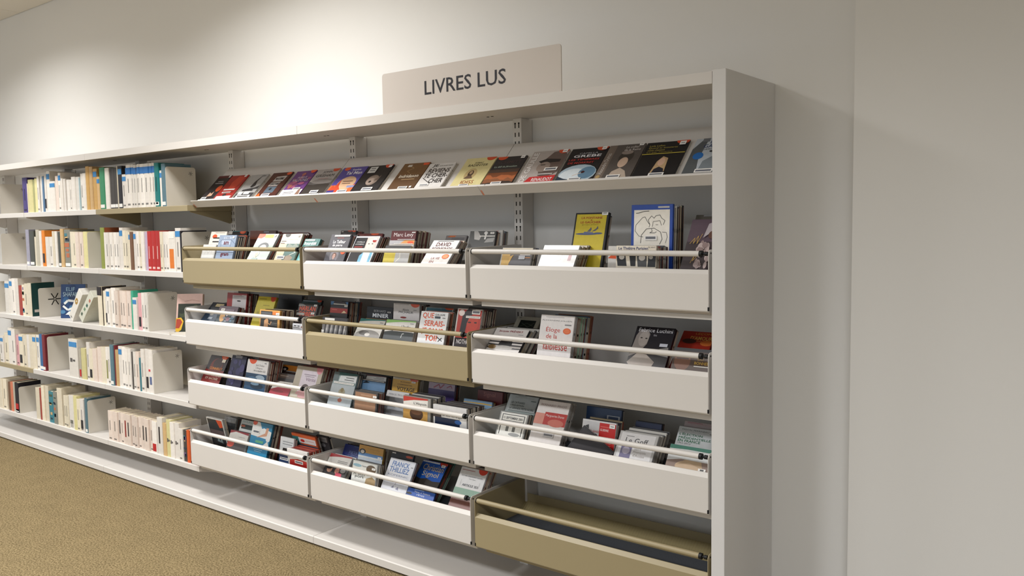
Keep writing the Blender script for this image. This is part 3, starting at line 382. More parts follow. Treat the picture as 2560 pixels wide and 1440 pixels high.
d('cathares','#b9bfbe',.012,1,GS,[('r',.06,.02,.97,.95,'#c2c6c4'),('l',[(.2,.85),(.85,.85)],.006,'#888')]+TX('LES CATHARES',.12,.47,.6,.59,'#4a524e',1)+TX("L'INQUISITION",.12,.30,.6,.42,'#4a524e',1)+TX('LA GRANDE PESTE NOIRE',.12,.13,.95,.25,'#4a524e',1)+[('r',.3,.92,.6,.94,'#777'),('r',.78,.68,.95,.74,'#77807c')],'grey-green audio case lettered LES CATHARES in the third bin by the panel','LES CATHARES case')
d('septembre','#8a8a86',.011,4,['#6a7472','#3a4a4a','#8fa09c','#55605e'],[('r',.05,.0,.95,.96,'#e2e0d8'),('r',.1,.05,.9,.9,'#2c2c2c'),('r',.13,.05,.87,.87,'#e2e0d8'),('r',.32,.2,.42,.58,'#6a6a66'),('r',.55,.2,.65,.58,'#6a6a66'),('r',.1,.62,.9,.645,'#2c2c2c'),('e',.65,.1,.2,.07,'#8a8a88')]+TX('11 SEPTEMBRE 2001',.16,.70,.84,.80,'#2a2a2a',1),'white disc case lettered 11 SEPTEMBRE 2001 in the third bin by the panel','11 SEPTEMBRE case')
d('pivot','#dcd6d2',.014,2,GS,[('r',.05,.4,.95,.43,'#c9c4c0'),('r',.3,.42,1,.72,'#b02e28'),('r',0,.42,.3,.68,'#cf8a7a'),('e',.7,.48,.25,.09,'#c46a5a')]+TX('BERNARD PIVOT',.1,.86,.92,.91,'#a08c8c')+TX('Marguerite Duras',.34,.6,.92,.67,'#e9dcd8')+[('*r',.42,.14,.75,.24,'#c9c5c2'),('*r',.45,.165,.72,.215,'#77777a')],'white audio case with red title block in the third bin by the panel','red title block case')
d('blueframe','#2c466e',.013,1,DK,[('r',.6,.05,.96,.42,'#c9ccd2'),('r',.64,.12,.92,.35,'#2c466e')],'dark blue audio case with white frame at the back of the third bin','dark blue framed case')
d('redwhite','#d9d6d4',.012,4,['#1a1a20','#24242c','#3a3a3e','#8a7a5a'],[('r',.02,.0,.52,.95,'#c9c7c6'),('r',.52,0,1,.95,'#c2241f'),('p',[(.08,.45),(.1,.8),(.2,.85),(.24,.45)],'#3a3a3c'),('e',.42,.45,.08,.14,'#4a4a4c'),('r',.55,.82,.98,.85,'#d9605a')]+TX('LA GRANDE',.26,.62,.52,.69,'#b02a26')+TX('GUERRE',.55,.70,.8,.77,'#f0d8d4',1)+sq(.82,.82,.16)+[('r',.6,.15+.06*i,.9,.165+.06*i,'#e08a84') for i in range(5)],'red and white audio case with grey figures in the third bin','red and white grey-figure case')
d('navyback','#2c3450',.012,1,DK,[('r',0,.4,1,.9,'#33406a')]+sq(.7,.2,.2),'navy disc case behind the framed white one in the third bin','navy rear case')
d('legoff','#b8b6b4',.012,7,GS,[('r',.06,0,.94,.95,'#dcdada'),('r',.14,.0,.42,.5,'#6a6488'),('e',.28,.3,.1,.14,'#a8a0b4'),('r',.2,.82,.4,.845,'#888')]+TX('Le Goff',.2,.58,.78,.78,'#3a3a3e')+TX('Saint',.48,.36,.66,.45,'#a8a09a')+TX('François',.48,.24,.8,.33,'#a8a09a')+TX("d'Assise",.48,.12,.78,.21,'#a8a09a'),'white disc case with violet picture strip in the third bin','violet-strip case')
d('pinkback','#a89a9a',.012,1,GS,[('r',.1,.85,.6,.9,'#9a5a6a'),('r',.1,.75,.95,.77,'#b07a7a')],'pinkish grey case peeping out beside the end panel in the third bin','pinkish peeping case')
d('election','#c9cccc',.012,1,GS,TX('PASCAL PERRINEAU',.1,.80,.82,.88,'#5a6460')+TX("L'ÉLECTION",.06,.50,.68,.66,'#2f6a4c',1)+TX('PRÉSIDENTIELLE',.06,.31,.92,.47,'#2f6a4c',1)+TX('EN FRANCE',.06,.13,.66,.28,'#2f6a4c',1)+TX('1962-2012',.06,.02,.42,.10,'#666')+[('r',.85,.72,.98,.76,'#888')],"grey audio case with green L'ÉLECTION lettering beside the end panel",'green ÉLECTION case')
d('greenface','#d5d6d4',.012,0,GS,[('r',0,0,1,1,'#d4d5d4'),('p',[(0,1),(1,1),(1,.84),(.4,.86),(.0,.82)],'#3a7a68'),('p',[(0,0),(0,.3),(.3,.42),(1,.4),(1,0)],'#8a7468'),('e',.5,.12,.3,.26,'#c4a888'),('p',[(.2,.12),(.4,.42),(.75,.4),(.8,.1),(.5,.3)],'#b59a78')]+TX('Paroles du jour J',.28,.60,.92,.74,'#4a4a4a')+[('*r',.72,.02,.88,.14,WH),('*r',.76,.045,.84,.115,'#555')],'white audio case with green arc and hatted face beside the end panel','hatted-face case')
d('framedark','#dcd9d2',.012,1,['#b5b2aa'],[('r',.05,.0,.95,.96,'#34383a'),('r',.05,.35,.95,.55,'#6a5a58'),('r',.05,.28,.95,.36,'#b05a3a'),('p',[(.4,.1),(.5,.28),(.6,.12),(.7,.3),(.75,.05)],'#8fa0a0'),('p',[(.6,.96),(.95,.96),(.95,.7),(.75,.66)],OR)],'dark audio case with white border tipped forward in the lowest bin','white-bordered tipped case')
d('whitegrey','#c5c4c2',.012,3,['#3a3a3c','#6a6866','#8a8886'],[('r',.05,.45,.95,.95,'#cfcfcf'),('r',.2,.8,.9,.82,'#777'),('r',.2,.7,.9,.72,'#777'),('r',0,0,1,.4,'#5a5c60')],'pale grey audio case at the end of the lowest white bin','pale grey end case')
d('redarc2','#d5d2cc',.012,1,['#3a1d1e'],[('r',0,0,1,1,'#d3d0ca'),('p',[(0,.8),(.3,.95),(1,.86),(1,1),(0,1)],'#8a2428'),('p',[(0,0),(0,.35),(.3,.48),(1,.4),(1,0)],'#4a4542'),('e',.15,.2,.22,.24,'#b84a38'),('r',.5,.66,.85,.68,'#888')],'audio case with dark red arc and coral blot in the lowest bin','coral blot case')
d('gounelle','#d8dcd8',.012,0,GS,TX('GOUNELLE',.1,.76,1.0,.92,'#6f9a8c')+[('r',.1,.2,1,.6,'#2c3a34'),('e',.2,.45,.14,.1,'#c06a4a')]+mp3(.62,.3,1),'white audio case with pale green lettering behind the swimmer one','pale green lettered case')
d('swimmer','#2f82a8',.013,4,['#4a2a30','#3a2426','#c9b9a0','#5a3440'],[('r',0,0,1,.55,'#2f84ac'),('p',[(0,.55),(0,1),(.35,1),(.55,.85),(1,.75),(1,.5)],'#e4e2de'),('p',[(.35,1),(.5,.8),(.95,.95),(1,1)],'#2f84ac'),('p',[(.3,.5),(.7,.68),(.72,.86),(.85,.86),(.8,.6)],'#d09a7c'),('e',.9,.5,.1,.07,'#e4e2de'),('r',.3,.34,.7,.42,'#6ab08a'),('e',.1,.97,.12,.09,OR),('p',[(.6,.2),(.9,.45),(1,.3)],'#e4e2de')]+bar(.08,.62,.42,.74)+[('r',.3,.12,.75,.14,'#9fc4d8'),('r',.35,.06,.7,.08,'#9fc4d8')],'bright blue audio case with a bent arm picture in the lowest bin','bright blue swimmer case')
d('whitenavy','#d6d8da',.012,2,['#3a2a2a','#8a7a72'],[('r',0,0,1,.35,'#2a3a5c'),('r',.2,.8,.95,.83,'#8a8e92'),('r',.2,.7,.9,.73,'#8a8e92'),('p',[(.2,.35),(.25,.55),(.6,.55),(.5,.35)],'#1d1d22')]+bar(.1,.06,.7,.16),'white audio case with navy foot in the lowest bin','navy-foot case')
d('orangeteal','#c8603a',.012,2,RS,[('r',0,.82,1,1,'#d9683a'),('p',[(0,.2),(0,.8),(.3,.82),(.3,.2)],'#3f7a78'),('r',.26,.4,.97,.78,'#dfdcda'),('e',.42,.58,.09,.1,'#c2302c'),('r',0,0,1,.3,'#2f4f66'),('r',.55,.6,.9,.63,'#c98a7a')]+mp3(.42,.28,.97),'orange and teal audio case tipped forward in the lowest bin','orange and teal tipped case')
d('redpile','#d6d2ce',.012,5,['#a8382c','#8a2c24','#b84a38','#7a2620','#a8432f'],[('r',0,.3,1,.95,'#dcd8d4'),('p',[(0,0),(.1,.3),(.5,.42),(1,.35),(1,0)],'#b52a26')]+bar(.35,.12,.75,.32),'white and red audio case in front of a red row in the lowest bin','white and red barcode case')
d('bwback','#4a4648',.012,1,DK,[('r',.0,.55,.9,.95,'#a8a6a6'),('r',.1,.75,.8,.78,'#666'),('e',.5,.3,.2,.15,'#8a8688')],'black and white audio case at the corner of the lowest white bin','black and white corner case')
d('pietr','#1c2c78',.013,1,DK,TX('PIETR',.35,.26,.85,.52,'#7a8cc4',0)+TX('LE LETTON',.3,.0,.92,.2,'#7a8cc4',0)+[('r',.55,.9,.95,.93,'#5a7a88')],'royal blue audio case with two lines of thin pale capitals, lowest middle bin','royal blue thin-lettered case')
d('yellowblue','#c9a04a',.013,2,GS,[('r',0,.55,1,1,'#d8a248'),('r',0,.36,1,.55,'#5f86b4'),('r',0,0,1,.36,'#c9d4de'),('e',.16,.62,.13,.16,'#26262c'),('e',.16,.6,.08,.11,'#e3d9d0'),('r',.35,.82,.85,.84,'#b88a3a')]+mp3(.26,.02,.98)+sq(.82,.36,.14),'yellow, blue and white audio case with small head in the lowest middle bin','yellow small-head case')
d('redfaces','#d3cfca',.012,2,['#2a2a2c','#dcd9d4'],arc('#a03034',lines=2)+[('r',0,0,1,.42,'#3a383a'),('e',.25,.25,.12,.14,'#c99a84'),('e',.6,.25,.1,.15,'#c98a7a'),('p',[(.55,.0),(.6,.18),(.85,.15),(1,0)],'#c2445a'),('e',.85,.3,.12,.1,'#a8a6a4'),('e',.2,.34,.14,.08,'#1d1a1c')],'white audio case with red arc and two faces in the lowest middle bin','two-faces case')
d('bonport','#d4d4ce',.012,3,['#8a8a86','#4a4a4e','#26282c'],[('r',.03,0,.97,.95,'#dcdcd6'),('e',.2,.78,.18,.08,'#8fb0bc'),('e',.78,.7,.2,.22,'#6a5a48'),('p',[(.5,0),(.62,.2),(.85,.35),(1,.2),(1,0)],'#a8906a')]+TX('À bon',.08,.30,.55,.46,'#3a3c40')+TX('port',.16,.12,.52,.28,'#3a3c40')+TX('Daeninckx',.4,.76,.68,.84,'#666')+sq(.82,.7,.14),'low white audio case lettered bon port in the lowest middle bin','bon port case')
d('blackorange','#1f1e24',.012,0,['#3a3034'],[('e',.82,.72,.16,.13,'#d0552c')]+sq(.05,.82,.16),'black audio case with orange disc behind the white blue-lettered one','black orange-disc case')
d('thilliez','#dcdde2',.012,1,['#3a3a40'],TX('FRANCK',.14,.76,.82,.92,'#3f6aa8',1)+TX('THILLIEZ',.1,.58,.86,.74,'#3f6aa8',1)+TX('KOPERNIC',.1,.46,.9,.52,'#7a8098')+[('l',[(.5,.2),(.52,.34),(.46,.36)],.012,'#a8889a'),('p',[(.38,.1),(.46,.18),(.48,.1)],'#8a8aa0'),('p',[(.56,.08),(.64,.16),(.68,.06)],'#8a8aa0'),('r',.88,.8,.96,.83,'#999')],'white audio case with big blue block lettering in the lowest middle bin','blue block-lettered case')
d('signol','#2a2c30',.013,3,['#7a2e24','#3a4a44','#57a08c'],[('r',0,.15,1,1,'#1f56ac'),('p',[(0,.0),(0,.22),(.2,.17),(.45,.23),(.7,.15),(1,.19),(1,0)],'#3a342e'),('p',tab(u=.86,r=.16,v=.16)[0][1],'#c4402c')]+TX('Christian',.12,.58,.94,.84,'#d8c08a')+TX('Signol',.2,.26,.84,.54,'#d8c08a')+mp3(.91,.02,.7)+sq(.8,.8,.15),'royal blue audio case with cream lettering over dark ground, lowest middle bin','blue cream-lettered case')
d('reves','#24488c',.011,0,DK,[('r',.05,0,1,1,'#2450a0'),('e',.1,.3,.1,.16,'#17171c'),('r',.25,.88,.6,1,'#7a92bc')]+TX('Nos si beaux',.28,.55,.85,.78,'#cfd6e4')+TX('rêves',.38,.2,.66,.46,'#cfd6e4'),'low blue audio case lettered Nos si beaux rêves in the lowest middle bin','low blue rêves case')
d('article','#dcdad8',.013,4,['#a85a48','#c9b8ac','#8d8c8a','#3a2c2c'],[('r',0,0,1,.42,'#8a8a84'),('r',0,.28,1,.46,'#7fa58e'),('r',0,.0,1,.2,'#7a4a40'),('r',.1,.2,.9,.24,'#3a2a26'),('p',tab(u=.84,r=.17,v=.13)[0][1],'#d0402c'),('r',.06,.92,.55,.935,'#a86a6a')]+TX('LECTURE UNIQUEMENT SUR MP3',.1,.76,.9,.80,'#66686c')+TX('Texte intégral',.42,.70,.66,.73,'#777')+TX('ARTICLE 353',.24,.52,.84,.58,'#4a4a4e',1)+[('l',[(.16,.52),(.16,.68)],.006,'#999'),('l',[(.86,.52),(.86,.68)],.006,'#999')],'white and sage audio case lettered ARTICLE in the lowest middle bin','sage ARTICLE case')
# display ledge cases
d('w1','#2a2426',.013,0,0,[('r',0,.9,1,1,'#5a2024'),('e',.82,.45,.2,.13,'#d0552c'),('p',[(.35,.12),(.4,.3),(.55,.24),(.65,.34),(.7,.15)],'#c9a48a'),('r',.3,.74,.7,.76,'#b9b4b4'),('r',.2,.66,.8,.685,'#b9b4b4')]+bar(.08,.0,.45,.10)+sq(.86,.9,.13),'black audio case with orange disc, first on the sloping ledge','')
d('w2','#a02a24',.013,0,0,[('p',[(.45,.35),(.35,.7),(.5,.95),(.9,.9),(.85,.6),(.7,.35)],'#c4432f'),('r',.2,.36,.85,.42,'#e0d8d4'),('r',.25,.24,.75,.30,'#d8cfca'),('r',.3,.26,.9,.28,'#3a2a2a'),('r',.1,.0,.95,.12,'#d9d4d0'),('e',.5,.17,.1,.06,'#3a3030')]+sq(.82,.9,.13),'red audio case with orange silhouette on the sloping ledge','')
d('w3','#a8a6a4',.014,0,0,[('r',0,0,1,.2,'#3a3a3c'),('p',[(.5,.45),(.55,.7),(.75,.98),(.66,.7),(.75,.5),(.62,.42)],'#2c2c30'),('p',[(.2,.34),(.8,.42),(1,.5),(1,.36),(.3,.30)],'#3a3a3c'),('r',.2,.28,.8,.33,'#2c2c30'),('r',.1,.12,.35,.26,'#d5d5d5'),('r',.42,.14,.75,.26,'#d5d5d5'),('r',.1,.0,.9,.1,'#e0dedc'),('r',.2,.03,.8,.07,'#444'),('e',.8,.92,.12,.03,'#777')],'grey audio case with black climbing figure on the sloping ledge','')
d('w4','#4a2420',.014,0,0,[('r',.06,.06,.94,.94,'#50281f'),('p',[(.3,.62),(.35,.82),(.85,.84),(.8,.62)],'#c6c0bc'),('p',[(.25,.42),(.3,.58),(.75,.6),(.72,.42)],'#b8b2ae'),('r',.28,.14,.75,.40,'#5a6a78'),('e',.5,.3,.06,.05,'#2a2a2e'),('p',[(0,0),(.1,.16),(.25,.0)],'#c8642c'),('e',.86,.93,.12,.06,OR)]+TX('MAXIME',.37,.68,.78,.78,'#2a2224',1)+TX('CHATTAM',.3,.46,.72,.55,'#2a2224',1)+bar(.3,.0,.7,.1),'brown audio case with torn white title strips on the sloping ledge','')
d('w5','#6a3a78',.013,0,0,[('r',0,.2,1,1,'#6d3f80')]+blobs(['#8a4a6a','#b0685a','#5a3078','#a8587a'],16,.1,.3,.9,.9,.12,7)+[('r',0,0,1,.22,'#e0dcda'),('p',[(.78,0),(.8,.2),(.9,.24),(.98,0)],'#8a6a5a'),('r',.15,.1,.65,.13,'#8d8a8c'),('r',.15,.04,.6,.06,'#8d8a8c')]+TX('AURÉLIE',.3,.68,.75,.77,'#e8dce4')+TX('VALOGNES',.14,.55,.9,.65,'#e8dce4')+[('p',tab(u=.86,r=.14,v=.12)[0][1],OR)]+bar(.5,.2,.85,.28),'purple patterned audio case on the sloping ledge','')
d('w6','#a8a29e',.013,0,0,[('r',0,.5,1,1,'#aea8a4'),('r',0,0,1,.5,'#5a5654'),('p',[(0,.0),(0,.4),(.3,.36),(.6,.44),(1,.38),(1,0)],'#38332f'),('e',.6,.5,.5,.1,'#8a8480')]+TX('JOHN',.32,.82,.72,.92,'#2e2c2e')+TX('GRISHAM',.12,.68,.9,.79,'#2e2c2e')+[('r',.3,.6,.75,.62,'#b08a88'),('p',tab(u=.84,r=.15,v=.12)[0][1],'#d0502c')]+bar(.4,.03,.75,.14),'grey audio case with misty landscape on the sloping ledge','')
d('w7','#4f4690',.013,0,0,[('r',0,.3,1,1,'#574c98'),('r',0,0,1,.3,'#d06a3a'),('e',.58,.36,.36,.27,'#d8b08c'),('p',[(.0,.0),(.1,.3),(.2,.22),(.28,.52),(.36,.25),(.5,.1),(.6,0)],'#c8482a'),('r',.0,.0,.3,.1,'#3c3478'),('r',.7,.18,1,.26,'#8a90b8'),('e',.2,.94,.12,.07,OR)]+TX('Sophie',.45,.84,.8,.92,'#eeeaf2',1)+TX('Tal Men',.28,.70,.93,.82,'#eeeaf2',1)+[('r',.4,.42,.8,.445,'#5a3a30'),('r',.42,.34,.75,.36,'#5a3a30')]+bar(.45,.0,.85,.09),'violet audio case with orange skyline on the sloping ledge','')
d('w8','#1f1d1f',.014,0,0,[('e',.55,.42,.22,.2,'#8a7a6e'),('e',.5,.38,.15,.13,'#a8968a'),('p',[(.6,.4),(.8,.6),(.78,.4)],'#6a5a50'),('e',.5,.36,.05,.04,'#2a2220')]+[('*r',.15,.70,.45,.94,'#d2d0cc'),('*r',.2,.86,.38,.89,'#555'),('*r',.2,.78,.4,.81,'#777'),('p',tab(u=.84,r=.15,v=.13)[0][1],'#d0502c')]+bar(.4,.02,.8,.13)+sq(.85,.88,.12),'black audio case with shadowed head on the sloping ledge','')
d('w9','#6b4a2c',.013,0,0,[('r',.0,.55,1,1,'#785634'),('r',0,0,1,.55,'#5c4026'),('l',[(.3,.9),(.5,.8),(.3,.7),(.45,.62)],.03,'#9a7a50'),('r',.2,.86,.36,.94,'#cfc6ba'),('r',.3,.36,.8,.39,'#a88a64'),('p',[(.76,.98),(.98,.98),(.98,.9),(.78,.9)],OR)]+TX('Indridason',.14,.44,.88,.56,'#e4d8c4',1)+bar(.4,.02,.75,.1)+[('*r',.82,.04,.9,.1,WH)],'brown audio case with pale curl on the sloping ledge','')
d('w10','#dedad6',.016,0,0,TX('JE',.18,.82,.4,.96,'#2a2524',1)+TX('REVIENS',.14,.60,.95,.78,'#3a302c',1)+TX('TE CHER-',.1,.40,.98,.58,'#2a2524',1)+TX('CHER',.4,.18,.92,.36,'#2a2524',1)+TX('GUILLAUME MUSSO',.45,.86,.95,.90,'#3a3634')+[('l',[(.1,.4),(.5,.16)],.02,'#2a2524')]+bar(.15,.06,.5,.14),'white audio case with big black JE REVIENS lettering on the sloping ledge','')
d('w11','#d9cd95',.013,0,0,[('r',.0,.0,1,1,'#dccf96'),('e',.45,.42,.2,.2,'#c2ab78'),('e',.45,.44,.09,.11,'#4a382c'),('e',.45,.47,.05,.06,'#b09470'),('p',[(.3,.26),(.38,.36),(.52,.36),(.6,.26)],'#6a5440'),('p',tab(u=.84,r=.16,v=.12)[0][1],'#d0502c')]+TX('ROBERT',.38,.79,.66,.84,'#4a4432')+TX('BADINTER',.2,.69,.85,.77,'#4a4432')+TX('IDISS',.3,.08,.72,.19,'#a85a34')+bar(.3,.0,.62,.06),'pale yellow audio case lettered IDISS on the sloping ledge','')
d('w12','#2f2a2c',.013,0,0,[('r',0,.0,1,.52,'#7a4426'),('r',0,.52,1,1,'#2f2c30'),('r',0,.42,1,.54,'#4a3830')]+hills(.3,'#b0643a',8,.05,2)+hills(.2,'#8a5434',9,.05,3)+hills(.08,'#3a2a24',9,.04,4)+TX('SCHMITT',.12,.74,.92,.84,'#4a3a3c',1)+TX('Le défi de Jérusalem',.1,.58,.85,.66,'#c2d4c4')+[('p',tab(u=.2,r=.17,v=.12)[0][1],'#d0502c')]+sq(.82,.9,.13)+bar(.32,.0,.66,.08),'dark audio case with orange city under night sky on the sloping ledge','')
d('w13','#a59c96',.013,0,0,[('r',0,0,1,1,'#b0a6a0'),('p',[(.5,.2),(.4,.5),(.45,.7),(.6,.95),(.85,1),(1,.85),(1,.3),(.75,.15)],'#6a5a54'),('p',[(.3,.66),(.5,.74),(.9,.7),(.9,.62),(.4,.6)],'#2a2628'),('e',.52,.48,.18,.16,'#9a8a80'),('r',.42,.53,.55,.55,'#2a2424'),('p',[(.2,.0),(.3,.17),(1,.2),(1,0)],'#c02a2c'),('p',tab(u=.86,r=.15,v=.12)[0][1],'#d0502c')]+[('tv','DE GAULLE',.05,.02,.2,.95,'#e6e0dc',1)]+TX('RENAUDOT',.4,.03,.95,.13,'#f0e6e4',1)+bar(.6,.34,.95,.44)+[('*r',.5,.22,.9,.25,'#c9c4c0')]+sq(.84,.9,.13),'grey audio case with capped profile and red RENAUDOT band, sloping ledge','')
d('w14','#1c1c20',.013,0,0,[('e',.5,.2,.5,.28,'#a9bcc8'),('e',.4,.16,.36,.2,'#d6dfe4'),('e',.75,.22,.22,.18,'#5f8098'),('p',[(0,.0),(0,.14),(.2,.06),(.4,.02),(.4,0)],'#1f3444'),('l',[(.4,.14),(.62,.22)],.02,'#d8c2b0'),('e',.64,.24,.05,.035,'#3a1a1e'),('p',tab(u=.84,r=.16,v=.11)[0][1],'#d0502c')]+TX('CAMILLA',.28,.80,.78,.85,'#b8b8bc')+TX('GREBE',.16,.70,.9,.78,'#eceaec',1)+TX('LES TÉNÈBRES',.08,.60,.9,.67,'#b83a34',1)+TX('DE MÖRKRET',.1,.50,.8,.57,'#b83a34',1)+bar(.35,.0,.68,.06)+sq(.84,.9,.12),'black audio case with swimmer in white spray on the sloping ledge','')
d('w15','#5c544f',.013,0,0,[('r',0,0,.22,1,'#75685e'),('r',.22,0,1,1,'#57504c'),('e',.62,.62,.2,.2,'#3e3834'),('e',.6,.46,.13,.15,'#cdb09a'),('p',[(.35,.0),(.42,.2),(.6,.3),(.78,.2),(.9,.0)],'#b9a898'),('e',.6,.75,.16,.06,'#8d8078'),('e',.1,.06,.06,.05,'#b59a6a'),('tv','Alexandre Dumas',.05,.12,.17,.75,'#cfc6be',0)]+TX('Le collier',.5,.88,.86,.94,'#d5cec8')+TX('de la Reine',.48,.80,.92,.86,'#d5cec8')+bar(.35,.0,.72,.09)+sq(.84,.93,.12),'brown audio case with old-fashioned lady portrait on the sloping ledge','')
d('w16','#17161a',.013,0,0,[('r',.0,.64,1,.66,'#cdbb4a'),('p',[(.4,.1),(.45,.42),(.55,.56),(.68,.5),(.72,.12)],'#b89a74'),('e',.56,.4,.08,.11,'#d0aa92'),('p',[(.42,.0),(.46,.2),(.56,.26),(.68,.2),(.74,.0)],'#20222e'),('p',tab(u=.86,r=.16,v=.10)[0][1],'#d0502c')]+TX('Lola Lafon',.1,.86,.46,.91,'#b8a850')+TX('Quand tu écouteras',.1,.79,.78,.84,'#b8a850')+TX('cette chanson',.1,.73,.5,.78,'#b8a850')+TX("Lu par l'autrice",.1,.67,.7,.71,'#b8a850')+bar(.4,.0,.75,.08)+sq(.8,.86,.14),'black audio case with fair-haired woman and yellow line, sloping ledge','')
d('w17','#a9b0b8',.013,0,0,[('r',0,0,1,1,'#b4bac0'),('p',[(0,0),(0,.7),(.2,.95),(.35,.9),(.3,.4),(.4,.0)],'#54585a'),('p',[(.4,0),(.45,.35),(.7,.5),(1,.4),(1,0)],'#7a8288'),('e',.6,.62,.08,.03,'#2c2e32'),('r',.2,.9,.4,1,'#6a6c70'),('e',.25,.5,.15,.1,'#2468b0')]+TX('LOUIS',.45,.84,.95,.92,'#2a3a66')+TX('GARDEL',.3,.72,1.0,.82,'#2a3a66')+TX('DERNIER',.3,.66,.8,.70,'#666c74')+bar(.35,.02,.85,.12),'misty grey audio case with blue stamp beside the end panel, sloping ledge','')

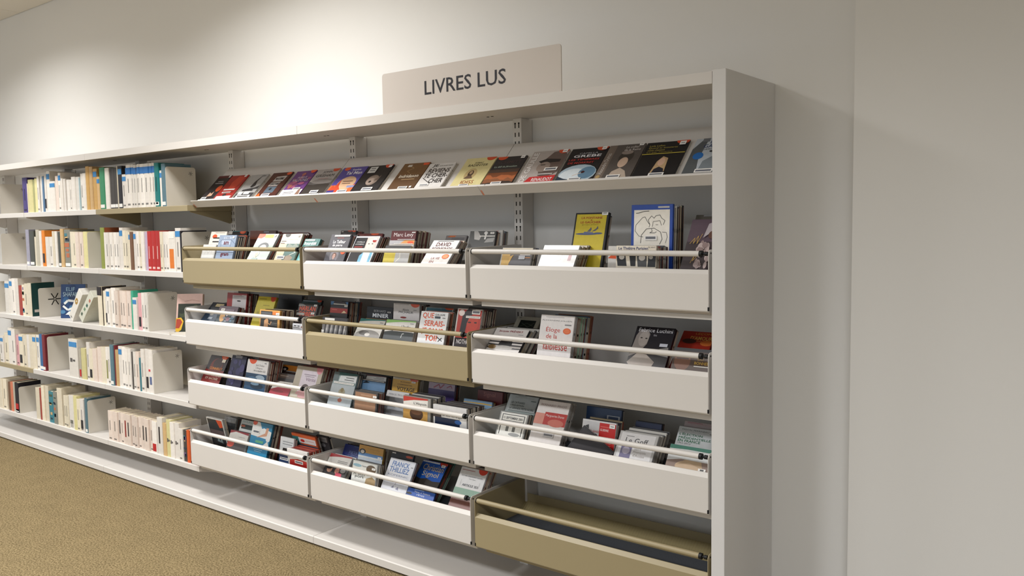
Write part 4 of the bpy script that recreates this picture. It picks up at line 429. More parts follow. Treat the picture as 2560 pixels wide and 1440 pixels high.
# ---------------------------------------------------------------- measured places
CASES=[
 ('sketch',0,2,-2.9050,-2.7866,0.0352,0.2991,0.1376,0.454),
 ('orangedisc',0,2,-2.9620,-2.8160,0.1000,0.3014,0.2070,0.648),
 ('amstram',0,2,-2.7770,-2.6279,0.0401,0.2876,0.1867,0.328),
 ('darktab',0,2,-2.9130,-2.7180,0.1499,0.3332,0.2089,0.627),
 ('brownback',0,2,-2.6840,-2.4669,0.1898,0.1126,0.2004,0.634),
 ('wig',0,2,-2.5190,-2.3616,0.0303,0.5916,0.2203,0.322),
 ('arcback',0,2,-2.4510,-2.2221,0.1402,0.4228,0.2053,0.679),
 ('valley',0,2,-2.2850,-2.1344,0.0300,0.4579,0.2042,0.321),
 ('bourdon',0,2,-2.1280,-2.0165,0.0347,0.5347,0.1844,0.358),
 ('darkrow',0,1,-1.9835,-1.8775,0.1803,0.2195,0.1999,0.793),
 ('tailleur',0,1,-1.9260,-1.7926,0.0399,0.4262,0.1964,0.324),
 ('redtop',0,1,-1.8570,-1.6859,0.1397,0.3785,0.1941,0.736),
 ('bluewoman',0,1,-1.7770,-1.6239,0.0346,0.5476,0.1988,0.338),
 ('levy',0,1,-1.5950,-1.4429,0.1303,0.2541,0.1984,0.790),
 ('greyorange',0,1,-1.5500,-1.4004,0.0748,0.3150,0.1590,0.728),
 ('yellowlow',0,1,-1.5240,-1.3728,0.0301,0.3316,0.1378,0.419),
 ('david',0,1,-1.3300,-1.1835,0.0298,0.7383,0.2040,0.363),
 ('greylabel',0,1,-1.3320,-1.2139,0.1651,0.4510,0.1882,0.736),
 ('ballet',0,1,-1.1670,-1.0298,0.1603,0.2852,0.1946,0.641),
 ('whiteend',0,1,-1.1012,-1.0165,0.2098,0.1565,0.1919,0.791),
 ('goldgrey',0,0,-0.8860,-0.7419,0.0295,0.3446,0.1328,0.473),
 ('brightwhite',0,0,-0.7150,-0.5592,0.0297,0.5428,0.1560,0.417),
 ('hat',0,0,-0.6490,-0.5025,0.1506,0.2761,0.2611,0.535),
 ('drawing',0,0,-0.3710,-0.2111,0.1400,0.0501,0.2738,0.491),
 ('orangewhite',0,0,-0.4410,-0.3684,0.0995,0.0948,0.1323,0.500),
 ('theatre',0,0,-0.3720,-0.2193,0.0402,0.0816,0.1357,0.437),
 ('noel',0,0,-0.1420,-0.0493,0.0302,0.5357,0.2550,0.262),
 ('greytag',0,0,-0.2010,-0.1171,0.1709,0.5322,0.2739,0.864),
 ('bluedark',1,2,-2.9835,-2.8546,0.0448,0.7236,0.1855,0.392),
 ('greypurple',1,2,-2.7950,-2.6309,0.0301,0.4072,0.1483,0.415),
 ('redpanel',1,2,-2.8160,-2.6415,0.1202,0.1416,0.2012,0.708),
 ('yellow',1,2,-2.5400,-2.3938,0.0704,0.3870,0.2055,0.271),
 ('figure',1,2,-2.3900,-2.2317,0.0298,0.1044,0.1413,0.445),
 ('blackback',1,2,-2.4810,-2.2936,0.2003,0.1273,0.1975,0.698),
 ('harlanback',1,2,-2.2660,-2.1198,0.1402,0.3558,0.1940,0.714),
 ('harlan',1,2,-2.2250,-2.0817,0.0903,0.3668,0.1802,0.595),
 ('stickerlow',1,2,-2.1340,-2.0394,0.0304,0.1284,0.0888,0.694),
 ('redblack',1,1,-1.9835,-1.8624,0.1198,0.1593,0.1924,0.576),
 ('stripes',1,1,-1.9280,-1.7609,0.0350,0.1363,0.1302,0.436),
 ('minier',1,1,-1.7820,-1.6120,0.1699,0.1276,0.1739,0.683),
 ('alexis',1,1,-1.5720,-1.4133,0.1404,0.0820,0.1999,0.597),
 ('tealarc',1,1,-1.7340,-1.5730,0.0303,0.5584,0.1500,0.444),
 ('greenarc',1,1,-1.5350,-1.3599,0.0303,0.3519,0.1458,0.428),
 ('tealback',1,1,-1.3830,-1.2241,0.0996,0.3236,0.2010,0.799),
 ('queserais',1,1,-1.3330,-1.1820,0.0346,0.2709,0.1901,0.309),
 ('redwoman',1,1,-1.1460,-1.0165,0.0505,0.2528,0.2092,0.275),
 ('picture',1,0,-0.9830,-0.8626,0.1507,0.7062,0.2117,0.700),
 ('prevert',1,0,-0.9835,-0.8228,0.0296,0.7682,0.1771,0.427),
 ('eloge',1,0,-0.7230,-0.5734,0.0453,0.2440,0.2069,0.278),
 ('luchini',1,0,-0.3530,-0.2037,0.0446,0.5886,0.2078,0.293),
 ('lecons',1,0,-0.2310,-0.1105,0.1189,0.7933,0.2176,0.644),
 ('bonheur',1,0,-0.1710,-0.0252,0.0300,0.4447,0.1346,0.431),
 ('redbehind',2,2,-2.9835,-2.8597,0.0962,0.3025,0.1752,0.667),
 ('nuit',2,2,-2.9730,-2.8033,0.0399,0.4997,0.2033,0.282),
 ('nightblue',2,2,-2.7370,-2.6097,0.0452,0.3225,0.2111,0.230),
 ('filmstrip',2,2,-2.6880,-2.5709,0.0848,0.3865,0.2000,0.601),
 ('dicker',2,2,-2.5720,-2.4000,0.0450,0.2359,0.2027,0.244),
 ('orangehair',2,2,-2.4260,-2.3057,0.1403,0.3322,0.1752,0.716),
 ('darkmid',2,2,-2.3850,-2.2542,0.0852,0.3919,0.1480,0.666),
 ('redarc',2,2,-2.3750,-2.2247,0.0303,0.6287,0.1295,0.503),
 ('verite',2,2,-2.2190,-2.0242,0.0496,0.3887,0.2058,0.254),
 ('greybird',2,1,-1.9370,-1.7792,0.0500,0.3669,0.2014,0.264),
 ('whiteblue',2,1,-1.8030,-1.6352,0.1198,0.2255,0.1902,0.724),
 ('browncd',2,1,-1.7260,-1.5747,0.0299,0.1542,0.1384,0.410),
 ('voyage',2,1,-1.6090,-1.4527,0.1403,0.2024,0.1910,0.687),
 ('proust',2,1,-1.6010,-1.4652,0.0796,0.3784,0.1471,0.314),
 ('abyssin',2,1,-1.4080,-1.2484,0.0301,0.0622,0.1518,0.410),
 ('pinkpurple',2,1,-1.4190,-1.2669,0.1802,0.1648,0.1819,0.703),
 ('etranger',2,1,-1.2330,-1.0537,0.0347,0.0166,0.1343,0.480),
 ('lightblue',2,1,-1.1980,-1.0449,0.1549,0.2342,0.1402,0.821),
 ('signolred',2,1,-1.1500,-1.0165,0.1997,0.1270,0.1746,0.741),
 ('cathares',2,0,-0.9835,-0.8380,0.1195,0.5747,0.2042,0.655),
 ('septembre',2,0,-0.9230,-0.7865,0.0296,0.4332,0.1496,0.371),
 ('pivot',2,0,-0.7700,-0.6267,0.0354,0.5115,0.2179,0.249),
 ('blueframe',2,0,-0.6080,-0.4552,0.1907,0.1816,0.1724,0.754),
 ('redwhite',2,0,-0.5580,-0.4163,0.0852,0.2152,0.1506,0.237),
 ('navyback',2,0,-0.3940,-0.2888,0.1792,0.2625,0.1469,0.763),
 ('legoff',2,0,-0.3970,-0.2461,0.0310,0.5918,0.1527,0.349),
 ('pinkback',2,0,-0.2030,-0.0873,0.1591,0.3713,0.1781,0.809),
 ('election',2,0,-0.2120,-0.0734,0.0993,0.5982,0.1822,0.647),
 ('greenface',2,0,-0.1940,-0.0290,0.0311,0.5735,0.1322,0.397),
 ('framedark',3,2,-2.9835,-2.8335,0.1300,-0.2157,0.1740,0.143),
 ('whitegrey',3,2,-2.9835,-2.8726,0.1698,0.2534,0.1571,0.686),
 ('redarc2',3,2,-2.7440,-2.5862,0.0354,0.3800,0.1434,0.424),
 ('gounelle',3,2,-2.7760,-2.6361,0.1097,0.3836,0.1813,0.671),
 ('swimmer',3,2,-2.5750,-2.4138,0.0496,0.3096,0.2077,0.249),
 ('whitenavy',3,2,-2.3020,-2.1979,0.0498,0.1391,0.1677,0.299),
 ('orangeteal',3,2,-2.2510,-2.0712,0.1499,-0.2721,0.1932,0.600),
 ('redpile',3,2,-2.1980,-2.0450,0.0401,-0.0822,0.1322,0.439),
 ('bwback',3,2,-2.1200,-2.0346,0.1903,-0.2619,0.1883,0.654),
 ('pietr',3,1,-1.9835,-1.8623,0.1400,0.4443,0.1622,0.649),
 ('yellowblue',3,1,-1.8250,-1.6645,0.1196,0.2254,0.1824,0.600),
 ('redfaces',3,1,-1.9835,-1.8342,0.0352,0.6281,0.1490,0.324),
 ('bonport',3,1,-1.7580,-1.6011,0.0299,0.2139,0.1424,0.398),
 ('blackorange',3,1,-1.6160,-1.4779,0.1004,0.3485,0.1883,0.786),
 ('thilliez',3,1,-1.5890,-1.4334,0.0404,0.5202,0.1850,0.241),
 ('signol',3,1,-1.4640,-1.3183,0.0797,0.7152,0.2027,0.476),
 ('reves',3,1,-1.4230,-1.2647,0.0298,0.5213,0.0823,0.607),
 ('article',3,1,-1.1890,-1.0481,0.0394,0.5764,0.2164,0.243),
]
LEDGE=[
 ('w1',-2.9940,-2.8720,0.2082),
 ('w2',-2.8690,-2.7161,0.2028),
 ('w3',-2.6860,-2.5365,0.1953),
 ('w4',-2.5005,-2.3383,0.1971),
 ('w5',-2.3067,-2.1526,0.1948),
 ('w6',-2.1469,-1.9813,0.1954),
 ('w7',-1.9594,-1.7927,0.1948),
 ('w8',-1.7878,-1.6208,0.1922),
 ('w9',-1.5550,-1.3979,0.1891),
 ('w10',-1.3900,-1.2404,0.1731),
 ('w11',-1.1904,-1.0322,0.1904),
 ('w12',-1.0251,-0.8756,0.1842),
 ('w13',-0.8519,-0.6840,0.2001),
 ('w14',-0.6712,-0.5094,0.1991),
 ('w15',-0.5061,-0.3579,0.2002),
 ('w16',-0.3530,-0.1888,0.2000),
 ('w17',-0.1633,-0.0375,0.1992),
]
BOOKS=[
 [
  (-5.0397,-4.9650,0.2364,'U','d',0.000),
  (-4.9650,-4.9527,0.1944,'C','',0.000),
  (-4.9527,-4.8793,0.2192,'Y','',0.000),
  (-4.8793,-4.8521,0.2170,'O','',0.000),
  (-4.8521,-4.8012,0.2231,'Y','',0.000),
  (-4.8012,-4.7715,0.2370,'W','d',0.000),
  (-4.7656,-4.7244,0.2351,'W','',0.000),
  (-4.7244,-4.7010,0.2310,'B','',0.000),
  (-4.7010,-4.6719,0.2350,'W','k',0.000),
  (-4.6719,-4.6259,0.2615,'W','b',0.000),
  (-4.6259,-4.5463,0.1944,'W','b',0.000),
  (-4.5407,-4.4959,0.2245,'P','',0.000),
  (-4.4904,-4.4571,0.2427,'W','bd',0.000),
  (-4.4571,-4.4296,0.2059,'W','',0.000),
  (-4.4296,-4.4023,0.2022,'W','',0.000),
  (-4.3969,-4.3535,0.1954,'W','',0.000),
  (-4.3481,-4.3267,0.1937,'W','d',0.000),
  (-4.3267,-4.2735,0.2094,'W','',0.000),
  (-4.2735,-4.2209,0.2070,'W','',0.000),
  (-4.2209,-4.2105,0.2006,'q','',0.000),
  (-4.2105,-4.1690,0.2239,'W','d',0.000),
  (-4.1690,-4.1279,0.2243,'W','',0.000),
  (-4.1279,-4.0872,0.2634,'T','',0.000),
  (-4.0872,-4.0469,0.2589,'t','',0.000),
  (-4.0469,-3.9971,0.2445,'T','b',0.000),
  (-3.9971,-3.9625,0.1947,'t','b',0.000),
  (-3.9552,-3.8943,0.2466,'G','w',0.000),
  (-3.8943,-3.8463,0.2414,'W','',0.000),
  (-3.8463,-3.8130,0.2392,'D','w',0.000),
  (-3.8130,-3.7800,0.2375,'D','w',0.000),
  (-3.7800,-3.7472,0.2358,'D','w',0.000),
  (-3.7472,-3.7379,0.2462,'C','',0.000),
  (-3.7379,-3.6917,0.2447,'K','bw',0.000),
  (-3.6917,-3.6460,0.1941,'W','bd',0.000),
  (-3.6460,-3.5919,0.2464,'W','Bd',0.000),
  (-3.5919,-3.5651,0.2465,'W','Bd',0.000),
  (-3.5651,-3.5385,0.2428,'W','Bd',0.000),
  (-3.5385,-3.5164,0.2437,'W','Bd',0.000),
  (-3.5164,-3.4945,0.2447,'W','Bd',0.000),
  (-3.4945,-3.4510,0.2429,'W','Bd',0.000),
  (-3.4510,-3.3995,0.2425,'W','Bd',0.000),
  (-3.3995,-3.3697,0.2425,'W','Bd',0.000),
  (-3.3697,-3.3402,0.2430,'W','Bd',0.000),
  (-3.3402,-3.2943,0.2409,'L','dw',0.000),
  (-3.2943,-3.2670,0.1974,'W','b',0.000),
  (-3.2654,-3.2244,0.2325,'S','w',0.000),
 ],
 [
  (-5.0390,-4.9891,0.2442,'V','w',0.000),
  (-4.9792,-4.9091,0.2356,'g','w',0.000),
  (-4.9030,-4.8636,0.1951,'C','',0.000),
  (-4.8636,-4.8155,0.2428,'E','',0.000),
  (-4.8126,-4.7786,0.2346,'W','',0.000),
  (-4.7786,-4.7356,0.2369,'A','k',0.000),
  (-4.7356,-4.6830,0.1947,'W','',0.000),
  (-4.6830,-4.6311,0.1945,'W','d',0.000),
  (-4.6311,-4.5968,0.2307,'C','',0.000),
  (-4.5968,-4.5627,0.2305,'W','',0.000),
  (-4.5571,-4.5177,0.2250,'g','w',0.000),
  (-4.5177,-4.4732,0.2452,'t','',0.000),
  (-4.4732,-4.3909,0.2396,'M','wp',0.000),
  (-4.3909,-4.3476,0.2265,'C','',0.000),
  (-4.3476,-4.3048,0.2237,'C','d',0.000),
  (-4.3048,-4.2571,0.2234,'P','',0.000),
  (-4.2571,-4.2099,0.2232,'P','d',0.000),
  (-4.2099,-4.1581,0.2253,'Y','',0.000),
  (-4.0014,-3.9521,0.2480,'N','',0.000),
  (-3.9521,-3.9179,0.2189,'W','',0.000),
  (-3.9179,-3.8792,0.2187,'W','d',0.000),
  (-3.8792,-3.8408,0.2185,'W','d',0.000),
  (-3.8408,-3.8028,0.2182,'W','d',0.000),
  (-3.8028,-3.7698,0.2180,'W','d',0.000),
  (-3.7698,-3.7325,0.2459,'W','b',0.000),
  (-3.7325,-3.6955,0.2292,'C','d',0.000),
  (-3.6955,-3.6543,0.2266,'C','d',0.000),
  (-3.6543,-3.6361,0.2195,'C','b',0.000),
  (-3.6361,-3.6044,0.2193,'H','',0.000),
  (-3.6044,-3.5775,0.2238,'W','b',0.000),
  (-3.5775,-3.5463,0.2236,'W','d',0.000),
  (-3.5463,-3.5154,0.2233,'C','d',0.000),
  (-3.5154,-3.4847,0.2209,'W','',0.000),
  (-3.4804,-3.4500,0.2184,'I','',0.000),
  (-3.4500,-3.4069,0.2227,'R','e',0.000),
  (-3.4069,-3.3643,0.2246,'R','e',0.000),
  (-3.3643,-3.3181,0.2243,'R','e',0.000),
  (-3.3181,-3.2889,0.2196,'C','d',0.000),
  (-3.2889,-3.2599,0.2194,'W','d',0.000),
  (-3.2599,-3.2271,0.2192,'W','d',0.000),
  (-3.2271,-3.1664,0.2211,'W','o',0.000),
  (-3.1583,-3.1026,0.2379,'W','bd',0.000),
  (-3.1026,-3.0908,0.2226,'K','',0.000),
 ],
 [
  (-5.4214,-5.3473,0.2310,'W','b',0.000),
  (-5.3473,-5.2941,0.2498,'W','b',0.000),
  (-5.2941,-5.2480,0.2540,'W','d',0.000),
  (-5.2480,-5.1959,0.2554,'W','',0.000),
  (-5.1959,-5.1444,0.2068,'r','',0.000),
  (-5.1444,-5.1029,0.2139,'C','p',0.000),
  (-5.0997,-5.0492,0.2237,'C','d',0.000),
  (-5.0492,-4.9992,0.2280,'C','Q',0.000),
  (-4.0544,-4.0044,0.2369,'C','z',0.000),
  (-4.0044,-3.9697,0.2140,'C','',0.000),
  (-3.9697,-3.9452,0.2224,'W','k',0.000),
  (-3.9452,-3.9062,0.2283,'W','bd',0.000),
  (-3.9062,-3.8531,0.2348,'W','d',0.000),
  (-3.8531,-3.8055,0.2198,'P','d',0.000),
  (-3.8055,-3.7584,0.2215,'P','d',0.000),
  (-3.7584,-3.7119,0.2209,'P','d',0.000),
  (-3.7119,-3.6658,0.2226,'P','d',0.000),
  (-3.6635,-3.6407,0.2263,'m','',0.000),
  (-3.6385,-3.5933,0.1880,'W','b',0.000),
  (-3.5888,-3.5530,0.2154,'i','k',0.000),
  (-3.5530,-3.5176,0.2190,'W','d',0.000),
  (-3.5176,-3.4781,0.2205,'W','d',0.000),
 ],
 [
  (-5.5571,-5.4948,0.1891,'W','bd',0.000),
  (-5.4948,-5.4196,0.2141,'C','d',0.000),
  (-5.4128,-5.3523,0.2564,'W','b',0.000),
  (-5.3523,-5.2925,0.2518,'W','d',0.000),
  (-5.2859,-5.2399,0.2132,'i','d',0.000),
  (-5.2399,-5.1750,0.2226,'C','bk',0.000),
  (-5.1686,-5.1173,0.2243,'C','d',0.000),
  (-5.1173,-5.0666,0.2278,'W','',0.000),
  (-5.0666,-5.0165,0.2313,'C','',0.000),
  (-5.0165,-4.9668,0.2347,'C','b',0.000),
  (-4.9668,-4.9238,0.2352,'W','bd',0.000),
  (-4.9238,-4.8691,0.2440,'F','w',0.000),
  (-4.8691,-4.8270,0.2446,'X','w',0.000),
  (-4.4811,-4.3606,0.2457,'W','bs',0.000),
  (-4.3552,-4.3284,0.1898,'E','r',0.000),
  (-4.3177,-4.2592,0.1966,'Y','',0.000),
  (-4.2539,-4.2120,0.2390,'W','d',0.000),
  (-4.2120,-4.1652,0.2020,'C','k',0.000),
  (-4.1652,-4.1139,0.2059,'P','',0.000),
  (-4.1139,-4.0632,0.2199,'P','',0.000),
  (-4.0632,-4.0081,0.2240,'C','',0.000),
  (-4.0081,-3.9734,0.2275,'W','v',0.000),
  (-3.9734,-3.9390,0.2302,'W','d',0.000),
  (-3.9390,-3.9000,0.2477,'S','w',0.000),
  (-3.9000,-3.8903,0.2447,'X','',0.000),
  (-3.8903,-3.8518,0.2199,'t','',0.000),
  (-3.8518,-3.8089,0.2449,'W','b',0.000),
  (-3.8089,-3.7664,0.2434,'W','d',0.000),
  (-3.7664,-3.7336,0.2368,'W','d',0.000),
  (-3.7336,-3.7012,0.2394,'W','d',0.000),
  (-3.6965,-3.6827,0.2226,'D','',0.000),
  (-3.6781,-3.6415,0.2250,'W','d',0.000),
  (-3.6415,-3.6053,0.2280,'P','d',0.000),
  (-3.6030,-3.5850,0.1952,'h','',0.000),
  (-3.5828,-3.5426,0.2493,'W','d',0.000),
  (-3.5426,-3.5050,0.2524,'W','k',0.000),
  (-3.4984,-3.4547,0.2515,'W','n',0.000),
 ],
 [
  (-5.6230,-5.5669,0.2165,'C','',0.000),
  (-5.5669,-5.5044,0.2196,'C','d',0.000),
  (-5.4770,-5.4360,0.2072,'H','',0.000),
  (-5.4360,-5.3954,0.2115,'o','',0.000),
  (-5.3954,-5.3618,0.2125,'E','',0.000),
  (-5.3618,-5.3019,0.2145,'K','rw',0.000),
  (-5.0130,-4.9573,0.2174,'C','',0.000),
  (-4.9511,-4.9266,0.2197,'r','',0.000),
  (-4.9205,-4.8779,0.2405,'C','',0.000),
  (-4.8779,-4.8297,0.2426,'C','',0.000),
  (-4.8237,-4.7584,0.2112,'h','p',0.000),
  (-4.7466,-4.6939,0.2191,'M','p',0.000),
  (-4.6881,-4.6189,0.2479,'C','',0.000),
  (-4.6075,-4.5677,0.2072,'C','d',0.000),
  (-4.5677,-4.5283,0.2117,'C','d',0.000),
  (-4.5283,-4.4614,0.2178,'W','a',0.000),
  (-4.4559,-4.4120,0.2221,'Y','',0.000),
  (-4.4120,-4.3685,0.2063,'C','d',0.000),
  (-4.3685,-4.3200,0.2117,'W','dk',0.000),
  (-4.3093,-4.2774,0.2228,'S','w',0.000),
  (-4.0052,-3.9508,0.1824,'P','d',0.120),
  (-3.9508,-3.8922,0.1821,'P','d',0.120),
  (-3.8922,-3.8536,0.1833,'P','l',0.120),
  (-3.8536,-3.8154,0.1858,'P','d',0.120),
  (-3.8154,-3.7775,0.1833,'P','R',0.120),
  (-3.7775,-3.7353,0.1860,'P','l',0.120),
  (-3.7353,-3.6935,0.1842,'P','d',0.120),
  (-3.6935,-3.6522,0.1848,'P','d',0.120),
  (-3.6522,-3.6158,0.1874,'P','d',0.120),
  (-3.6158,-3.5752,0.1877,'P','l',0.120),
  (-3.5752,-3.5306,0.1862,'P','l',0.120),
  (-3.5306,-3.4909,0.1847,'P','d',0.120),
  (-3.4909,-3.4429,0.1835,'W','r',0.120),
  (-3.4385,-3.3826,0.2142,'W','l',0.150),
  (-3.3783,-3.3443,0.1884,'t','',0.120),
  (-3.3443,-3.2980,0.2121,'Y','s',0.140),
  (-3.2980,-3.2564,0.2043,'W','s',0.140),
  (-3.2564,-3.2112,0.2056,'W','s',0.140),
  (-3.2112,-3.1705,0.1798,'W','d',0.120),
  (-3.1705,-3.1343,0.1761,'D','p',0.120),
  (-3.1343,-3.1063,0.1806,'J','',0.120),
 ],
]
ENDS=[
 (0,-5.3914,0.2094),
 (0,-3.2203,0.2160),
 (1,-5.4243,0.2192),
 (1,-4.1478,0.2226),
 (1,-3.0868,0.2160),
 (2,-5.5730,0.2225),
 (2,-4.8765,0.1976),
 (2,-3.4650,0.2149),
 (3,-4.7853,0.2462),
 (3,-3.4460,0.2379),
 (4,-5.2821,0.1882),
 (4,-4.2668,0.2105),
]
CK={'W':('#e6e0d8','white'),'C':('#e0d6c0','cream'),'P':('#e0d0c4','pinkish'),'Y':('#d8d098','pale yellow'),'T':('#c49c5c','tan'),'t':('#c9a878','light tan'),'U':('#4a4076','purple'),'O':('#a8a878','olive'),'B':('#5f7f9f','blue-grey'),'G':('#3f8a64','green'),'D':('#45413e','dark grey'),'K':('#26242a','black'),'L':('#1b7674','teal'),'S':('#5a7884','slate blue'),'V':('#9a98a8','lavender grey'),'g':('#4a4c46','dark green-grey'),'E':('#b8b2a2','grey-beige'),'A':('#d8802c','orange'),'M':('#8a8a80','many-coloured'),'N':('#8f9848','moss green'),'R':('#b02c2a','red'),'r':('#a4443a','brick red'),'X':('#7a2c34','dark red'),'I':('#c4b0c8','lilac'),'i':('#d8a4a8','pink'),'F':('#3c6a9c','blue'),'m':('#43ab8c','mint green'),'H':('#7a5a44','brown'),'q':('#b8d0d8','pale blue'),'Q':('#1c4a48','bottle green'),'o':('#c8785c','terracotta'),'h':('#3e7c88','sea blue'),'J':('#c8582a','burnt orange')}

def shade(c, f):
    c = c.lstrip('#'); c = ''.join(q*2 for q in c) if len(c) == 3 else c
    return '#'+''.join('%02x' % max(0, min(255, int(int(c[i:i+2], 16)*f))) for i in (0, 2, 4))
def case_mesh(w, h, t, body, edge=None):
    """two half shells with a recessed seam and a hinge strip"""
    m = MB(); e = edge or shade(body, .8)
    m.box(0, 0, 0, w, t*.44, h, body, .0009); m.box(.0012, t*.44, .0012, w-.0012, t*.56, h-.0012, shade(e, .7)); m.box(0, t*.56, 0, w, t, h, e, .0009)
    m.box(.002, t*.3, h*.3, w+.0004, t*.7, h*.34, shade(e, .75)); m.box(.002, t*.3, h*.68, w+.0004, t*.7, h*.72, shade(e, .75))
    return m
def lift(s, a):
    f = lambda v: a+(1-a)*v if v > .012 else 0.0
    k = s[0].lstrip('*')
    if k == 'r': return (s[0], s[1], f(s[2]), s[3], f(s[4]), s[5])
    if k == 'e': return (s[0], s[1], a+(1-a)*s[2], s[3], s[4]*(1-a), s[5])
    if k == 'p': return (s[0], [(u, f(v)) for u, v in s[1]], s[2])
    if k == 'l': return (s[0], [(u, a+(1-a)*v) for u, v in s[1]], s[2], s[3])
    return (s[0], s[1], s[2], a+(1-a)*s[3], s[4], a+(1-a)*s[5])+tuple(s[6:])
def art(shapes, w, h, parent, y0=-.0003, v0=0):
    shapes = [lift(s, v0) for s in shapes] if v0 else shapes
    pm_, sm_ = MB(), MB(); n = 0
    for s in shapes:
        kind = s[0]; m = pm_
        if kind[0] == '*': kind = kind[1:]; m = sm_
        y = y0-.00012*n-(.0012 if m is sm_ else 0); n += 1
        cl = lambda q: max(0.0, min(1.0, q))
        if kind == 'r':
            u0, v0, u1, v1 = map(cl, s[1:5]); m.add([(u0*w, y, v0*h), (u1*w, y, v0*h), (u1*w, y, v1*h), (u0*w, y, v1*h)], [(0, 1, 2, 3)], s[5])
        elif kind == 'e':
            cx, cy, rx, ry = s[1:5]; m.add([(cl(cx+rx*math.cos(a))*w, y, cl(cy+ry*math.sin(a))*h) for a in [2*math.pi*i/18 for i in range(18)]], [tuple(range(18))], s[5])
        elif kind == 'p':
            m.add([(cl(u)*w, y, cl(v)*h) for u, v in s[1]], [tuple(range(len(s[1])))], s[2])
        elif kind == 'l':
            pts = [(cl(u)*w, cl(v)*h) for u, v in s[1]]; hw = s[2]*w/2
            for (a, b_), (c_, d_) in zip(pts, pts[1:]):
                L = math.hypot(c_-a, d_-b_) or 1; nx, nz = -(d_-b_)/L*hw, (c_-a)/L*hw
                m.add([(a+nx, y, b_+nz), (a-nx, y, b_-nz), (c_-nx, y, d_-nz), (c_+nx, y, d_+nz)], [(0, 1, 2, 3)], s[3])
        elif kind in ('t', 'tv'):
            u0, v0, u1, v1, c = s[2:7]; bold = s[7] if len(s) > 7 else 0
            tv_, tf_ = text_mesh(s[1], bold)
            if kind == 't': m.add([((u0+(u1-u0)*a)*w, y, (v0+(v1-v0)*b_)*h) for a, b_ in tv_], tf_, c)
            else: m.add([((u1-(u1-u0)*b_)*w, y, (v0+(v1-v0)*a)*h) for a, b_ in tv_], tf_, c)
    if pm_.f: pm_.build('cover_print', M['print'], parent, fix=False)
    if sm_.f: sm_.build('sticker', M['card'], parent, fix=False)
# cases standing in the bins
rnd = random.Random(7)
ZT = .0562
PLACE = CASES
def case_at(name, w, h, t, body, loc, th, edge=None):
    return case_mesh(w, h, t, body, edge).build('audiobook_case', M['print'], None, loc, (-th, 0, 0))
for (i, r, k, x0, x1, y, th, h, vh) in PLACE:
    body, t, n, pal, shapes, label, short = D[i]
    w = x1-x0; zf = BZ[r]+ZT; rise = t*math.sin(abs(th))
    h2 = h+(.07-ZT)/math.cos(th)
    # the table measures to bin base + .07; carry the case down to the mat, along its own tilt
    y2 = y-(.07-ZT)*math.tan(th)
    h2 -= rise/math.cos(th) if th > 0 else 0
    y2 += rise*math.tan(th) if th > 0 else 0
    o = case_at('c', w, h2, t, body, (x0, y2, zf+(rise if th > 0 else 0)), th)
    tag(o, label, 'audiobook', 'audiobook cases in the bins')
    # the design fills the part of the cover that stands clear of what is in front
    art(shapes, w, h2, o, v0=max(0, (h2-h*(1-vh))/h2))
    # the row behind it, as far as the next case or the back of the bin
    lim = .322
    for q in PLACE:
        if q[0] != i and q[1] == r and q[2] == k and q[5] > y and min(x1, q[4])-max(x0, q[3]) > .012:
            hh = min(h, q[7]); lim = min(lim, q[5]-.001, q[5]+hh*(math.sin(q[6])-math.sin(th))-.001)
    yy = y2; tt = t; c = math.cos(th)
    for j in range(n):
        yy += tt/c+.0006; tt = max(.0075, t*rnd.uniform(.75, 1.05))
        if yy+tt/c > lim or yy+tt/c+h2*math.sin(th) > .39: break
        cc = pal[j % len(pal)]; hj = h2*rnd.uniform(.955, .995); wj = w*rnd.uniform(.975, .998); ri = tt*math.sin(abs(th))
        oo = case_at('c', wj, hj, tt, cc, (x0+(w-wj)*rnd.random(), yy, zf+(ri if th > 0 else 0)), th, shade(cc, rnd.choice((.9, 1.1, 1.4))))
        tag(oo, '%s behind the %s in the %s bin row' % (ordw(j+1)+' case', short, RB[r]), 'audiobook', 'audiobook cases in the bins')
        sl = MB(); sl.box(wj, tt*(.55 if j % 3 else .15), hj*.02, wj+.0004, tt*.92, hj*.98, rnd.choice(('#c9b9a2', '#b8a898', '#8f4a3a', '#d6cdbd', '#7a5a4c', '#a39a90'))); sl.build('edge_label', M['print'], oo)
# two stray cases
bb = case_mesh(.15, .16, .012, '#2a2628', '#8a8886'); o = bb.build('audiobook_case', M['print'], None, (-.61, .024, BZ[2]+.078), (-.35, math.radians(33), 0)); tag(o, 'dark disc case slumped askew in the third bin by the end panel', 'audiobook', 'audiobook cases in the bins')
art([('r', .05, .05, .95, .95, '#332e30'), ('p', [(.1, .1), (.5, .6), (.9, .3), (.9, .1)], '#5a4a48')], .15, .16, o)
for q in range(4):
    bb = case_mesh(.112, .115, .0105, ('#8a8886', '#b0aeaa', '#77757a', '#a8a6a2')[q], '#8a8886'); o = bb.build('audiobook_case', M['print'], None, (-.56, .138, BZ[0]+.0563+.0108*q), (math.radians(90), 0, 0))
    tag(o, 'clear disc case lying flat in the top bin, '+('lowest', 'second', 'third', 'topmost')[q]+' of four', 'audiobook', 'audiobook cases in the bins')
# cases on the sloping ledge
for (i, x0, x1, h) in LEDGE:
    body, t, n, pal, shapes, label, short = D[i]; a = math.radians(45)
    yb, zb = .1+.0115*math.cos(a)*0, 1.605
    # lower front edge: t off the slope, resting against the lip
    loc = (x0, .1+.0362*math.cos(a)-(t+.0004)*math.sin(a), zb+.0362*math.sin(a)+(t+.0004)*math.cos(a)); h -= .0245
    o = case_mesh(x1-x0, h, t, body, '#c6beb2').build('audiobook_case', M['print'], None, loc, (-a, 0, 0)); tag(o, label, 'audiobook', 'audiobook cases on the sloping ledge'); art(shapes, x1-x0, h, o)

